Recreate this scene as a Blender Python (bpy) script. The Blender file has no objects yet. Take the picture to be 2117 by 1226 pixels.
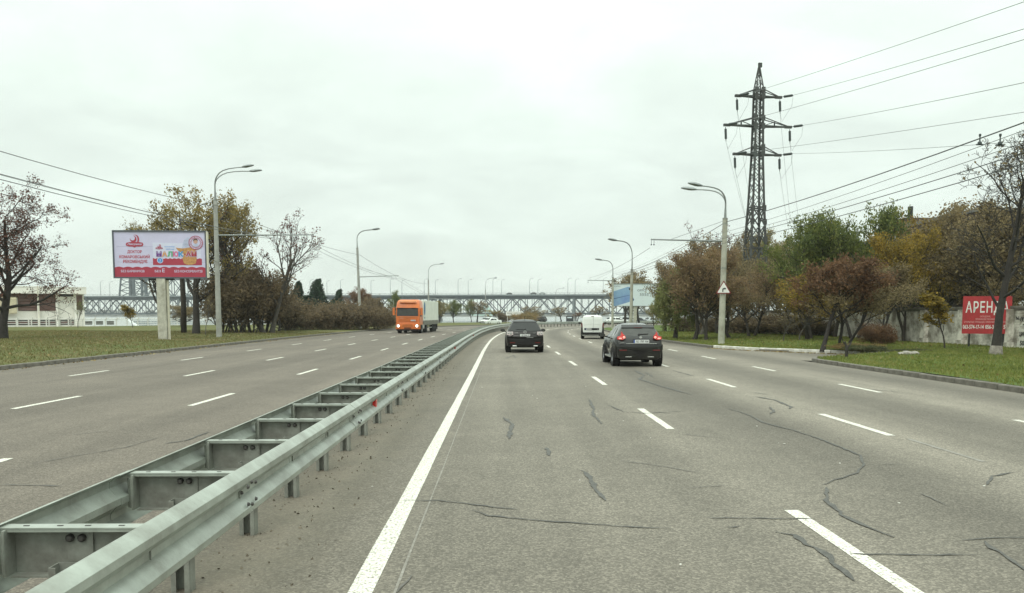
import bpy, bmesh, math, random
import numpy as np
from mathutils import Vector, Matrix
from mathutils.geometry import delaunay_2d_cdt

HAZE = 0.00022
SC = bpy.context.scene
COL = SC.collection
PI = math.pi
R = math.radians

# ------------------------------------------------------------------ camera
F, CX, CY, YH, W0 = 1760.0, 1058.5, 794.0, 652.0, 2117.0
CAM_H = 1.85
TH = math.atan((CY - YH) / F)
PSI = math.atan(20.5 / 1766.0)
cam = bpy.data.cameras.new('camera')
cam_o = bpy.data.objects.new('camera', cam)
COL.objects.link(cam_o)
cam.sensor_width = 36.0
cam.lens = F / W0 * 36.0
cam.shift_y = (CY - 613.0) / W0
cam.clip_start = 0.1
cam.clip_end = 8000
cam_o.location = (0, 0, CAM_H)
cam_o.rotation_euler = (PI / 2 - TH, 0, -PSI)
SC.camera = cam_o

# ------------------------------------------------------------------ world, sun, exposure
SUN_EL, SUN_AZ = R(52), R(200)
wd = bpy.data.worlds.new("World")
SC.world = wd
wd.use_nodes = True
nt = wd.node_tree
nt.nodes.clear()
def wn(t, **k):
    n = nt.nodes.new(t)
    for a, b in k.items():
        setattr(n, a, b)
    return n
sky = wn('ShaderNodeTexSky', sky_type='NISHITA')
sky.sun_disc = False
sky.sun_elevation = SUN_EL
sky.sun_rotation = SUN_AZ
b1 = wn('ShaderNodeBackground'); b1.inputs['Strength'].default_value = 0.1
nt.links.new(sky.outputs[0], b1.inputs['Color'])
tc = wn('ShaderNodeTexCoord')
sep = wn('ShaderNodeSeparateXYZ'); nt.links.new(tc.outputs['Generated'], sep.inputs[0])
def wm(op, a, b=None, c=None):
    n = wn('ShaderNodeMath', operation=op)
    for i, v in enumerate((a, b, c)):
        if v is None: continue
        if isinstance(v, (int, float)): n.inputs[i].default_value = v
        else: nt.links.new(v, n.inputs[i])
    return n.outputs[0]
zc = wm('MAXIMUM', sep.outputs['Z'], 0.0)
zd = wm('ADD', zc, 0.30)
cxx = wm('DIVIDE', sep.outputs['X'], zd)
cyy = wm('DIVIDE', sep.outputs['Y'], zd)
comb = wn('ShaderNodeCombineXYZ'); nt.links.new(cxx, comb.inputs[0]); nt.links.new(cyy, comb.inputs[1])
nz = wn('ShaderNodeTexNoise'); nz.inputs['Scale'].default_value = 1.9; nz.inputs['Detail'].default_value = 5; nz.inputs['Roughness'].default_value = .5
nz.inputs['Distortion'].default_value = .6
mpw = wn('ShaderNodeMapping'); mpw.inputs['Scale'].default_value = (1.0, 1.25, 1); mpw.inputs['Rotation'].default_value = (0, 0, .5)
nt.links.new(comb.outputs[0], mpw.inputs[0]); nt.links.new(mpw.outputs[0], nz.inputs['Vector'])
nz2 = wn('ShaderNodeTexNoise'); nz2.inputs['Scale'].default_value = 5.5; nz2.inputs['Detail'].default_value = 6; nz2.inputs['Roughness'].default_value = .6
nt.links.new(mpw.outputs[0], nz2.inputs['Vector'])
# a standard overcast sky: darker at the horizon, about two and a half times brighter at the zenith
lum = wm('MULTIPLY_ADD', wm('POWER', zc, 1.9), 1.85, 0.945)
cl = wm('MULTIPLY_ADD', wm('SUBTRACT', nz.outputs[0], 0.5), 0.50, 1.0)
cl2 = wm('MULTIPLY_ADD', wm('SUBTRACT', nz2.outputs[0], 0.5), 0.15, 1.0)
lumc = wm('MULTIPLY', wm('MULTIPLY', lum, cl), cl2)
tint = wn('ShaderNodeMix', data_type='RGBA', blend_type='MULTIPLY')
tint.inputs[0].default_value = 1.0
tint.inputs[6].default_value = (0.893, 1.0, 0.915, 1)
cc = wn('ShaderNodeCombineColor')
for i in range(3): nt.links.new(lumc, cc.inputs[i])
nt.links.new(cc.outputs[0], tint.inputs[7])
b2 = wn('ShaderNodeBackground'); b2.inputs['Strength'].default_value = 1.0
nt.links.new(tint.outputs[2], b2.inputs['Color'])
mx = wn('ShaderNodeMixShader'); mx.inputs[0].default_value = 0.94
nt.links.new(b1.outputs[0], mx.inputs[1]); nt.links.new(b2.outputs[0], mx.inputs[2])
ow = wn('ShaderNodeOutputWorld'); nt.links.new(mx.outputs[0], ow.inputs['Surface'])

sl = bpy.data.lights.new('sun', 'SUN')
sl.energy = 1.1
sl.angle = R(30)
sl.color = (1.0, 0.955, 0.88)
so = bpy.data.objects.new('sun', sl)
COL.objects.link(so)
# direction the light comes from: behind and a little right of the camera
sdir = Vector((math.sin(SUN_AZ) * math.cos(SUN_EL), math.cos(SUN_AZ) * math.cos(SUN_EL), math.sin(SUN_EL)))
so.rotation_euler = (-sdir).to_track_quat('-Z', 'Y').to_euler()
so.location = (0, 0, 60)

vs = SC.view_settings
vs.view_transform = 'Standard'
vs.look = 'None'
vs.exposure = 0.0
vs.gamma = 1.0
vs.use_curve_mapping = False
SC.render.engine = 'CYCLES'
cy = SC.cycles
cy.use_denoising = True
cy.max_bounces = 6
cy.diffuse_bounces = 3
cy.glossy_bounces = 3
cy.transmission_bounces = 4
cy.transparent_max_bounces = 6
cy.volume_bounces = 0
cy.use_adaptive_sampling = True
cy.adaptive_threshold = 0.015

# ------------------------------------------------------------------ photograph survey: pixel of the survey frame -> point in the place
def ray(px, py):
    x, v = px - CX, -(py - CY)
    y = F * math.cos(TH) + v * math.sin(TH)
    z = -F * math.sin(TH) + v * math.cos(TH)
    return Vector((x * math.cos(PSI) + y * math.sin(PSI), -x * math.sin(PSI) + y * math.cos(PSI), z))
def G(px, py, z=0.0):
    d = ray(px, py)
    t = (z - CAM_H) / d.z
    return Vector((d.x * t, d.y * t, z))
def A(px, py, Y):
    d = ray(px, py)
    t = Y / d.y
    return Vector((d.x * t, Y, CAM_H + d.z * t))

# ------------------------------------------------------------------ object helpers
def tag(o, label=None, cat=None, group=None, kind=None):
    if label: o['label'] = label
    if cat: o['category'] = cat
    if group: o['group'] = group
    if kind: o['kind'] = kind
    return o
def thing(name, label, cat, loc=(0, 0, 0), rz=0.0, group=None):
    o = bpy.data.objects.new(name, None)
    COL.objects.link(o)
    o.location = loc
    o.rotation_euler = (0, 0, rz)
    o.empty_display_size = .2
    return tag(o, label, cat, group)
def link(name, me, parent=None, loc=(0, 0, 0), rot=(0, 0, 0), scale=(1, 1, 1)):
    o = bpy.data.objects.new(name, me)
    COL.objects.link(o)
    o.location = loc
    o.rotation_euler = rot
    o.scale = scale
    if parent is not None: o.parent = parent
    return o
def kids(o):
    return [c for c in COL.objects if c.parent is o]
CH = {}
def dup(root, loc, rz=0.0, label=None, scale=None, children=None):
    r = root.copy(); COL.objects.link(r)
    r.location = loc
    r.rotation_euler = (0, 0, rz)
    if scale is not None: r.scale = scale if hasattr(scale, '__len__') else (scale,) * 3
    if label: r['label'] = label
    for ch in root.children:
        c = ch.copy(); COL.objects.link(c); c.parent = r
        for g in ch.children:
            d = g.copy(); COL.objects.link(d); d.parent = c
    return r

class MB:
    """collects faces; build() links them as one mesh object"""
    def __init__(s):
        s.v, s.f, s.m, s.cur = [], [], [], 0
    def face(s, pts):
        n = len(s.v)
        s.v.extend([tuple(p) for p in pts])
        s.f.append(tuple(range(n, n + len(pts)))); s.m.append(s.cur)
    def box(s, c, size, rot=None):
        x, y, z = [a / 2 for a in size]
        pts = [Vector((i * x, j * y, k * z)) for k in (-1, 1) for j in (-1, 1) for i in (-1, 1)]
        if rot is not None: pts = [rot @ p for p in pts]
        n = len(s.v)
        c = Vector(c)
        s.v.extend([tuple(p + c) for p in pts])
        for q in ((0, 2, 3, 1), (4, 5, 7, 6), (0, 1, 5, 4), (2, 6, 7, 3), (0, 4, 6, 2), (1, 3, 7, 5)):
            s.f.append(tuple(n + i for i in q)); s.m.append(s.cur)
    def bar(s, a, b, w, h=None, up=Vector((0, 0, 1))):
        a, b = Vector(a), Vector(b)
        d = b - a; L = d.length
        if L < 1e-6: return
        d.normalize()
        if abs(d.dot(up)) > .98: up = Vector((0, 1, 0))
        sx = d.cross(up).normalized(); sz = sx.cross(d)
        rot = Matrix((sx, d, sz)).transposed()
        s.box((a + b) / 2, (w, L, h or w), rot)
    def tube(s, path, radii, k=6, cap=True):
        P = [Vector(p) for p in path]
        if not hasattr(radii, '__len__'): radii = [radii] * len(P)
        n0 = len(s.v)
        ref = None
        for i, p in enumerate(P):
            t = (P[min(i + 1, len(P) - 1)] - P[max(i - 1, 0)]).normalized()
            if ref is None:
                ref = Vector((0, 0, 1)) if abs(t.z) < .9 else Vector((1, 0, 0))
            a = t.cross(ref).normalized(); b = t.cross(a).normalized()
            ref = -b if False else ref
            for j in range(k):
                q = 2 * PI * j / k
                s.v.append(tuple(p + (a * math.cos(q) + b * math.sin(q)) * radii[i]))
        for i in range(len(P) - 1):
            for j in range(k):
                j2 = (j + 1) % k
                s.f.append((n0 + i * k + j, n0 + i * k + j2, n0 + (i + 1) * k + j2, n0 + (i + 1) * k + j)); s.m.append(s.cur)
        if cap:
            s.f.append(tuple(n0 + j for j in reversed(range(k)))); s.m.append(s.cur)
            e = n0 + (len(P) - 1) * k
            s.f.append(tuple(e + j for j in range(k))); s.m.append(s.cur)
    def lathe(s, prof, axis='z', c=(0, 0, 0), k=16):
        """prof: list of (radius, along)"""
        n0 = len(s.v); c = Vector(c)
        for (r, h) in prof:
            for j in range(k):
                q = 2 * PI * j / k
                a, b = r * math.cos(q), r * math.sin(q)
                p = {'z': (a, b, h), 'x': (h, a, b), 'y': (b, h, a)}[axis]
                s.v.append(tuple(Vector(p) + c))
        for i in range(len(prof) - 1):
            for j in range(k):
                j2 = (j + 1) % k
                s.f.append((n0 + i * k + j, n0 + i * k + j2, n0 + (i + 1) * k + j2, n0 + (i + 1) * k + j)); s.m.append(s.cur)
    def loft(s, rings, close=True, cap=True):
        n0 = len(s.v); k = len(rings[0])
        for r in rings: s.v.extend([tuple(p) for p in r])
        for i in range(len(rings) - 1):
            for j in range(k if close else k - 1):
                j2 = (j + 1) % k
                s.f.append((n0 + i * k + j, n0 + i * k + j2, n0 + (i + 1) * k + j2, n0 + (i + 1) * k + j)); s.m.append(s.cur)
        if cap:
            s.f.append(tuple(n0 + j for j in reversed(range(k)))); s.m.append(s.cur)
            e = n0 + (len(rings) - 1) * k
            s.f.append(tuple(e + j for j in range(k))); s.m.append(s.cur)
    def plate(s, pts, d):
        """a thick polygon: pts extruded by vector d"""
        d = Vector(d); P = [Vector(p) for p in pts]; n = len(P)
        s.face(P); s.face([p + d for p in reversed(P)])
        for i in range(n):
            j = (i + 1) % n
            s.face([P[i], P[i] + d, P[j] + d, P[j]])
    def mesh(s, name, mats, smooth=False, weld=True):
        me = bpy.data.meshes.new(name)
        me.from_pydata(s.v, [], s.f)
        if not isinstance(mats, (list, tuple)): mats = [mats]
        for m in mats: me.materials.append(m)
        if len(mats) > 1: me.polygons.foreach_set('material_index', s.m)
        bm = bmesh.new(); bm.from_mesh(me)
        if weld: bmesh.ops.remove_doubles(bm, verts=bm.verts, dist=1e-4)
        bmesh.ops.recalc_face_normals(bm, faces=bm.faces)
        bm.to_mesh(me); bm.free()
        if smooth is not False:
            me.polygons.foreach_set('use_smooth', [True] * len(me.polygons))
            if smooth is not True: me.set_sharp_from_angle(angle=R(smooth))
        me.update()
        return me
    def build(s, name, mats, parent=None, smooth=False, loc=(0, 0, 0), rot=(0, 0, 0), bevel=0):
        o = link(name, s.mesh(name, mats, smooth), parent, loc, rot)
        if bevel:
            b = o.modifiers.new('bevel', 'BEVEL'); b.width = bevel; b.segments = 2; b.limit_method = 'ANGLE'; b.angle_limit = R(35)
        return o
def bx(name, c, size, mat, parent=None, bevel=0, rot=(0, 0, 0)):
    m = MB(); m.box((0, 0, 0), size)
    return m.build(name, mat, parent, loc=c, rot=rot, bevel=bevel)

# ------------------------------------------------------------------ materials
def newmat(name):
    m = bpy.data.materials.new(name); m.use_nodes = True
    n = m.node_tree.nodes; p = n['Principled BSDF']
    return m, n, m.node_tree.links, p
def pm(name, c, rough=.6, metal=0.0, var=.12, scale=3.0, bump=0.0, bscale=40, spec=.5, emit=None, estr=0, coat=0.0, coord='Object', dirt=None, pos=(.32, .68)):
    m, n, l, p = newmat(name)
    p.inputs['Roughness'].default_value = rough
    p.inputs['Metallic'].default_value = metal
    p.inputs['Specular IOR Level'].default_value = spec
    p.inputs['Coat Weight'].default_value = coat
    p.inputs['Coat Roughness'].default_value = .03
    t = n.new('ShaderNodeTexCoord')
    ns = n.new('ShaderNodeTexNoise'); ns.inputs['Scale'].default_value = scale; ns.inputs['Detail'].default_value = 6; ns.inputs['Roughness'].default_value = .65
    l.new(t.outputs[coord], ns.inputs['Vector'])
    r = n.new('ShaderNodeValToRGB')
    c = tuple(c[:3])
    lo = tuple(max(0, a * (1 - var)) for a in c); hi = tuple(min(1, a * (1 + var)) for a in c)
    if dirt: lo = dirt
    r.color_ramp.elements[0].position = pos[0]; r.color_ramp.elements[1].position = pos[1]
    r.color_ramp.elements[0].color = (*lo, 1); r.color_ramp.elements[1].color = (*hi, 1)
    l.new(ns.outputs[0], r.inputs[0]); l.new(r.outputs[0], p.inputs['Base Color'])
    if bump:
        nb = n.new('ShaderNodeTexNoise'); nb.inputs['Scale'].default_value = bscale; nb.inputs['Detail'].default_value = 4
        l.new(t.outputs[coord], nb.inputs['Vector'])
        b = n.new('ShaderNodeBump'); b.inputs['Strength'].default_value = bump; b.inputs['Distance'].default_value = .02
        l.new(nb.outputs[0], b.inputs['Height']); l.new(b.outputs[0], p.inputs['Normal'])
    if emit:
        p.inputs['Emission Color'].default_value = (*emit, 1); p.inputs['Emission Strength'].default_value = estr
    return m
def leafmat(name, cols, transl=.45):
    """each leaf its own tone, with larger drifts of tone through the crown"""
    m, n, l, p = newmat(name)
    g = n.new('ShaderNodeNewGeometry'); t = n.new('ShaderNodeTexCoord')
    ns = n.new('ShaderNodeTexNoise'); ns.inputs['Scale'].default_value = .55; ns.inputs['Detail'].default_value = 2
    l.new(t.outputs['Object'], ns.inputs['Vector'])
    a = n.new('ShaderNodeMath'); a.operation = 'MULTIPLY_ADD'; a.inputs[1].default_value = .62; a.inputs[2].default_value = 0
    l.new(g.outputs['Random Per Island'], a.inputs[0])
    b = n.new('ShaderNodeMath'); b.operation = 'MULTIPLY_ADD'; b.inputs[1].default_value = 1.3; b.inputs[2].default_value = -.45
    l.new(ns.outputs[0], b.inputs[0])
    s = n.new('ShaderNodeMath'); s.operation = 'ADD'; s.use_clamp = True
    l.new(a.outputs[0], s.inputs[0]); l.new(b.outputs[0], s.inputs[1])
    r = n.new('ShaderNodeValToRGB')
    e = r.color_ramp.elements
    for i, c in enumerate(cols):
        q = i / (len(cols) - 1)
        el = e[0] if i == 0 else (e[-1] if i == len(cols) - 1 else e.new(q))
        el.position = q; el.color = (*c, 1)
    l.new(s.outputs[0], r.inputs[0]); l.new(r.outputs[0], p.inputs['Base Color'])
    p.inputs['Roughness'].default_value = .7; p.inputs['Specular IOR Level'].default_value = .2
    tr = n.new('ShaderNodeBsdfTranslucent'); l.new(r.outputs[0], tr.inputs['Color'])
    mx = n.new('ShaderNodeMixShader'); mx.inputs[0].default_value = transl
    l.new(p.outputs[0], mx.inputs[1]); l.new(tr.outputs[0], mx.inputs[2])
    l.new(mx.outputs[0], n['Material Output'].inputs['Surface'])
    return m

M = {}
M['galv'] = pm('galvanised_steel', (.38, .415, .37), .42, .35, .12, 3.2, .08, 60, dirt=(.24, .25, .215))
M['galv_dark'] = pm('weathered_and_shaded_steel', (.27, .285, .25), .6, .3, .25, 5, .1, 50, dirt=(.17, .165, .145))
M['bolt'] = pm('bolt_steel', (.09, .085, .08), .5, .6)
M['white_line'] = pm('worn_road_paint', (.70, .68, .60), .75, 0, .06, 42, .3, 150, dirt=(.22, .205, .175), pos=(.38, .52))
M['faded_line'] = pm('faded_road_paint', (.27, .255, .225), .8, 0, .1, 16, .2, 150, dirt=(.17, .155, .13))
M['tar'] = pm('tar_seal', (.082, .079, .070), .7, 0, .35, 14, .3, 80)
M['tar_thin'] = pm('thin_crack', (.115, .108, .096), .8, 0, .25, 12)
M['kerb'] = pm('kerb_concrete', (.175, .16, .135), .9, 0, .2, 2.5, .3, 30, dirt=(.085, .078, .062))
M['kerb_white'] = pm('whitewashed_kerb', (.70, .69, .63), .85, 0, .1, 3, .3, 30, dirt=(.40, .38, .33))
M['concrete'] = pm('pole_concrete', (.36, .365, .335), .85, 0, .15, 1.2, .2, 25, dirt=(.25, .25, .225))
M['concrete_old'] = pm('spun_concrete', (.40, .40, .33), .85, 0, .15, 1.5, .25, 25, dirt=(.27, .26, .21))
M['pipe'] = pm('grey_pipe', (.24, .26, .25), .5, .4, .15, 4)
M['lamp_body'] = pm('lamp_housing', (.23, .25, .25), .45, .3, .15, 6)
M['dark_metal'] = pm('dark_metal', (.035, .037, .036), .6, .4, .25, 3)
M['pylon'] = pm('pylon_steel', (.055, .063, .060), .7, .2, .3, .7, dirt=(.035, .03, .027))
M['insul'] = pm('insulator', (.03, .04, .04), .35)
M['wire'] = pm('wire', (.075, .082, .08), .6, .2)
M['wire_thin'] = pm('thin_wire', (.20, .215, .21), .6, .2)
M['bark'] = pm('bark', (.055, .046, .038), .95, 0, .35, 6, .5, 14)
M['bark_grey'] = pm('grey_bark', (.10, .09, .078), .95, 0, .3, 6, .5, 14)
M['bark_dark'] = pm('dark_bark', (.036, .031, .027), .95, 0, .3, 6, .5, 14)
M['whitewash'] = pm('faded_whitewash', (.23, .21, .175), .9, 0, .3, 7, .4, 14, dirt=(.11, .095, .08))
M['twig'] = pm('twigs', (.075, .062, .052), .95, 0, .3, 2)
M['rubber'] = pm('rubber', (.012, .012, .012), .85)
M['rim'] = pm('alloy_rim', (.30, .30, .31), .35, .7)
M['rim_dark'] = pm('dark_rim', (.09, .09, .09), .5, .4)
M['chrome'] = pm('chrome', (.62, .63, .62), .18, .9, .04)
M['black_plastic'] = pm('black_plastic', (.013, .012, .012), .6, spec=.25)
M['black_paint'] = pm('black_paint', (.007, .0055, .005), .45, 0, .15, 2, spec=.2, coat=.4)
M['grey_paint'] = pm('dark_grey_paint', (.011, .011, .0095), .4, .0, .15, 2, spec=.22, coat=.7)
M['white_paint'] = pm('white_van_paint', (.73, .76, .72), .35, 0, .05, 2, coat=.4)
M['silver_paint'] = pm('silver_paint', (.40, .43, .42), .35, .4, .05, 2, coat=.5)
M['navy_paint'] = pm('navy_paint', (.02, .026, .035), .35, 0, .1, 2, coat=.5)
M['glass_dark'] = pm('tinted_glass', (.018, .019, .018), .06, 0, .1, 2, spec=.35)
M['glass_grey'] = pm('dusty_glass', (.048, .049, .044), .12, 0, .2, 3, spec=.4)
M['plate'] = pm('number_plate', (.66, .68, .66), .5, 0, .03)
M['ink'] = pm('black_print', (.02, .02, .02), .6)
M['plate_blue'] = pm('plate_blue', (.03, .08, .30), .5)
M['red_lamp'] = pm('red_lamp', (.42, .025, .02), .2, emit=(1, .09, .06), estr=.10)
M['red_lamp_lit'] = pm('lit_brake_lamp', (.8, .35, .3), .2, emit=(1, .5, .4), estr=.55)
M['red_lamp_off'] = pm('unlit_red_lamp', (.11, .014, .013), .25)
M['clear_lamp'] = pm('clear_tail_lamp', (.50, .43, .42), .12, 0, .35, 14, dirt=(.26, .22, .22))
M['head_lit'] = pm('lit_headlamp', (.9, .9, .8), .2, emit=(1, .97, .82), estr=3.0)
M['orange_paint'] = pm('orange_paint', (.66, .165, .022), .4, 0, .1, 1.5, coat=.3, dirt=(.50, .12, .02))
M['orange_dark'] = pm('orange_grille', (.42, .115, .02), .5, 0, .15, 3)
M['trailer_white'] = pm('tarpaulin_white', (.74, .77, .68), .5, 0, .07, 1)
M['trailer_grey'] = pm('dirty_skirt', (.17, .17, .135), .7, 0, .2, 3)
M['blue_print'] = pm('blue_print', (.05, .16, .30), .6)
M['red_board'] = pm('red_board', (.40, .030, .035), .55, 0, .12, 4, dirt=(.30, .022, .025))
M['white_print'] = pm('white_print', (.72, .72, .68), .6, 0, .04)
M['pink_print'] = pm('pale_pink_print', (.62, .30, .29), .6, 0, .1)
M['poster_white'] = pm('poster_white', (.54, .52, .70), .5, 0, .05, 1.2)
M['poster_red'] = pm('poster_red', (.36, .034, .065), .5, 0, .06, 2)
M['poster_red_text'] = pm('poster_red_text', (.42, .03, .05), .5)
M['poster_frame'] = pm('billboard_frame', (.10, .11, .13), .5, .4)
M['cream_metal'] = pm('cream_metal', (.60, .57, .46), .6)
M['peeling'] = pm('peeling_white_post', (.50, .49, .42), .8, 0, .1, 2.2, .2, 20, dirt=(.28, .265, .215))
M['brick_white'] = pm('whitewashed_brick', (.66, .63, .56), .9, 0, .08, 1.3, .3, 22, dirt=(.25, .225, .185), pos=(.40, .60))
M['mortar'] = pm('mortar', (.17, .155, .13), .95, 0, .2, 6, .3, 30)
M['wall_patch'] = pm('white_paint_patch', (.62, .61, .55), .85, 0, .08, 5)
M['graffiti'] = pm('black_graffiti', (.025, .025, .025), .8)
M['stucco'] = pm('cream_stucco', (.79, .775, .71), .85, 0, .05, .5)
M['brown_panel'] = pm('brown_shutter', (.135, .075, .062), .7, 0, .12, 2)
M['rail_white'] = pm('white_railing', (.60, .60, .55), .6)
M['paving'] = pm('promenade_paving', (.38, .36, .32), .9, 0, .12, 1.5)
M['bridge'] = pm('bridge_steel', (.10, .122, .135), .75, .1, .15, .08)
M['bridge_light'] = pm('bridge_light_steel', (.19, .22, .225), .75, .1, .15, .08)
M['pier'] = pm('pier_stone', (.22, .225, .215), .9, 0, .15, .1)
M['boat_white'] = pm('boat_white', (.66, .69, .68), .5)
M['teal'] = pm('pale_teal_building', (.40, .60, .53), .8)
M['roof_grey'] = pm('grey_roof', (.19, .185, .17), .9, 0, .2, .8)
M['brick_dark'] = pm('dark_brick', (.07, .05, .043), .9, 0, .25, 3)
M['stone'] = pm('rubble_stone', (.28, .26, .225), .9, 0, .25, 4, .3, 12)
M['pale_stone'] = pm('pale_chip', (.6, .58, .53), .9, 0, .2, 4)
M['sign_white'] = pm('sign_white', (.70, .70, .66), .5, 0, .03)
M['sign_red'] = pm('sign_border', (.20, .03, .03), .5, 0, .1)
M['reflector'] = pm('red_reflector', (.55, .03, .025), .25)
M['oppo_blue'] = pm('poster_blue', (.10, .16, .33), .4, 0, .5, .55, dirt=(.26, .42, .55))
M['oppo_navy'] = pm('poster_navy', (.03, .07, .20), .4)
M['oppo_pale'] = pm('poster_pale', (.62, .70, .72), .5, 0, .03)
M['kiosk'] = pm('dark_kiosk', (.028, .032, .036), .6)

L = {}
L['sparse'] = leafmat('reddish_dry_leaves', [(0.078, 0.040, 0.028), (0.121, 0.056, 0.040), (0.170, 0.076, 0.055), (0.142, 0.081, 0.050)])
L['oak'] = leafmat('olive_brown_leaves', [(0.119, 0.101, 0.042), (0.203, 0.161, 0.061), (0.306, 0.227, 0.079), (0.227, 0.220, 0.077)])
L['thicket'] = leafmat('dull_brown_leaves', [(0.094, 0.076, 0.051), (0.150, 0.116, 0.073), (0.219, 0.164, 0.098), (0.279, 0.202, 0.114)])
L['shrub'] = leafmat('brown_olive_shrub_leaves', [(0.144, 0.125, 0.059), (0.235, 0.186, 0.079), (0.325, 0.226, 0.096), (0.408, 0.254, 0.107)])
L['pine'] = leafmat('dark_pine_needles', [(0.019, 0.038, 0.026), (0.031, 0.055, 0.035), (0.050, 0.077, 0.042)], .1)
L['willow'] = leafmat('willow_leaves', [(0.118, 0.135, 0.054), (0.180, 0.198, 0.071), (0.245, 0.255, 0.093), (0.275, 0.296, 0.129)])
L['rust'] = leafmat('rusty_leaves', [(0.127, 0.097, 0.059), (0.209, 0.145, 0.086), (0.284, 0.191, 0.102), (0.242, 0.207, 0.101)])
L['maroon'] = leafmat('maroon_leaves', [(0.080, 0.048, 0.031), (0.142, 0.082, 0.048), (0.212, 0.119, 0.067), (0.241, 0.149, 0.079)])
L['green'] = leafmat('green_leaves', [(0.065, 0.089, 0.034), (0.113, 0.143, 0.047), (0.176, 0.206, 0.060), (0.265, 0.259, 0.077)])
L['yellow'] = leafmat('yellowing_leaves', [(0.102, 0.086, 0.024), (0.194, 0.145, 0.033), (0.306, 0.214, 0.042), (0.397, 0.265, 0.051)])
L['brown'] = leafmat('brown_autumn_leaves', [(0.115, 0.097, 0.060), (0.187, 0.150, 0.085), (0.268, 0.206, 0.106), (0.335, 0.263, 0.131)])
L['yellow_brown'] = leafmat('tan_leaves', [(0.138, 0.118, 0.053), (0.226, 0.193, 0.083), (0.314, 0.264, 0.111), (0.373, 0.323, 0.153)])
L['litter'] = leafmat('fallen_leaves', [(0.100, 0.065, 0.030), (0.190, 0.130, 0.050), (0.280, 0.210, 0.080), (0.340, 0.300, 0.160)], .1)
L['grass'] = leafmat('grass_blades', [(0.102, 0.131, 0.034), (0.152, 0.184, 0.045), (0.214, 0.227, 0.058), (0.284, 0.242, 0.095)], .25)
L['grass_dry'] = leafmat('dry_grass_blades', [(0.097, 0.107, 0.038), (0.156, 0.153, 0.054), (0.212, 0.180, 0.079), (0.270, 0.200, 0.119)], .25)
L['weeds'] = leafmat('weed_leaves', [(0.046, 0.058, 0.026), (0.078, 0.091, 0.036), (0.130, 0.111, 0.052)], .2)
# ------------------------------------------------------------------ curves
def smooth_path(pts, step=1.0):
    P = [Vector((p[0], p[1], 0)) for p in pts]
    P = [P[0] * 2 - P[1]] + P + [P[-1] * 2 - P[-2]]
    out = []
    for i in range(1, len(P) - 2):
        a, b, c, d = P[i - 1:i + 3]
        n = max(4, int((c - b).length / .25))
        for k in range(n):
            t = k / n
            out.append(.5 * (2 * b + (c - a) * t + (2 * a - 5 * b + 4 * c - d) * t * t + (3 * b - a - 3 * c + d) * t ** 3))
    out.append(P[-2])
    res = [out[0]]; acc = 0
    for i in range(1, len(out)):
        s = (out[i] - out[i - 1]).length
        while acc + s >= step:
            q = (step - acc) / s
            p = out[i - 1].lerp(out[i], q)
            res.append(p); out[i - 1] = p; s = (out[i] - p).length; acc = 0
        acc += s
    return res
class Path:
    def __init__(s, pts, step=.5):
        s.p = smooth_path(pts, step); s.step = step
        s.t = [(s.p[min(i + 1, len(s.p) - 1)] - s.p[max(i - 1, 0)]).normalized() for i in range(len(s.p))]
        s.len = (len(s.p) - 1) * step
    def at(s, d, u=0.0, z=0.0):
        x = max(0, min(d / s.step, len(s.p) - 1.001)); i = int(x); q = x - i
        p = s.p[i].lerp(s.p[i + 1], q); t = s.t[i].lerp(s.t[i + 1], q).normalized()
        n = Vector((t.y, -t.x, 0))
        return Vector((p.x + n.x * u, p.y + n.y * u, z))
    def tan(s, d):
        x = max(0, min(d / s.step, len(s.p) - 1.001)); i = int(x)
        return s.t[i].lerp(s.t[i + 1], x - i).normalized()
MED = Path([(-2.25, -24), (-2.25, 0), (-2.25, 25), (-2.25, 50), (-2.0, 70), (-1.25, 90), (.1, 106), (2.7, 121), (7.0, 134), (13, 146), (21.5, 157), (32, 167), (45, 176), (62, 184), (84, 190), (112, 194), (150, 196)])
S0 = 24.0                       # path length at Y = 0
KR = Path([(12.35, -24), (12.35, 0), (12.35, 20), (12.3, 34), (11.9, 47), (11.35, 60), (11.4, 80), (12.0, 98), (12.95, 110), (15.5, 122), (20, 133), (28, 144), (40, 154), (58, 164), (84, 171), (112, 176), (150, 178)])
KL = Path([(-17.0, -24), (-17.0, 0), (-17.0, 50), (-16.9, 70), (-16.3, 90), (-15.2, 108), (-13.0, 126), (-8.5, 144), (-1, 160), (9, 173), (22, 185), (40, 195), (62, 203), (88, 209), (112, 212), (150, 214)])
def u_on(path, s):
    """offset at which the normal of MED at s meets another path"""
    P = MED.at(s); t = MED.tan(s); n = Vector((t.y, -t.x, 0))
    best = min(path.p, key=lambda q: abs((q - P).dot(t)) + (0 if (q - P).length < 40 else 100))
    return (best - P).dot(n)

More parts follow.
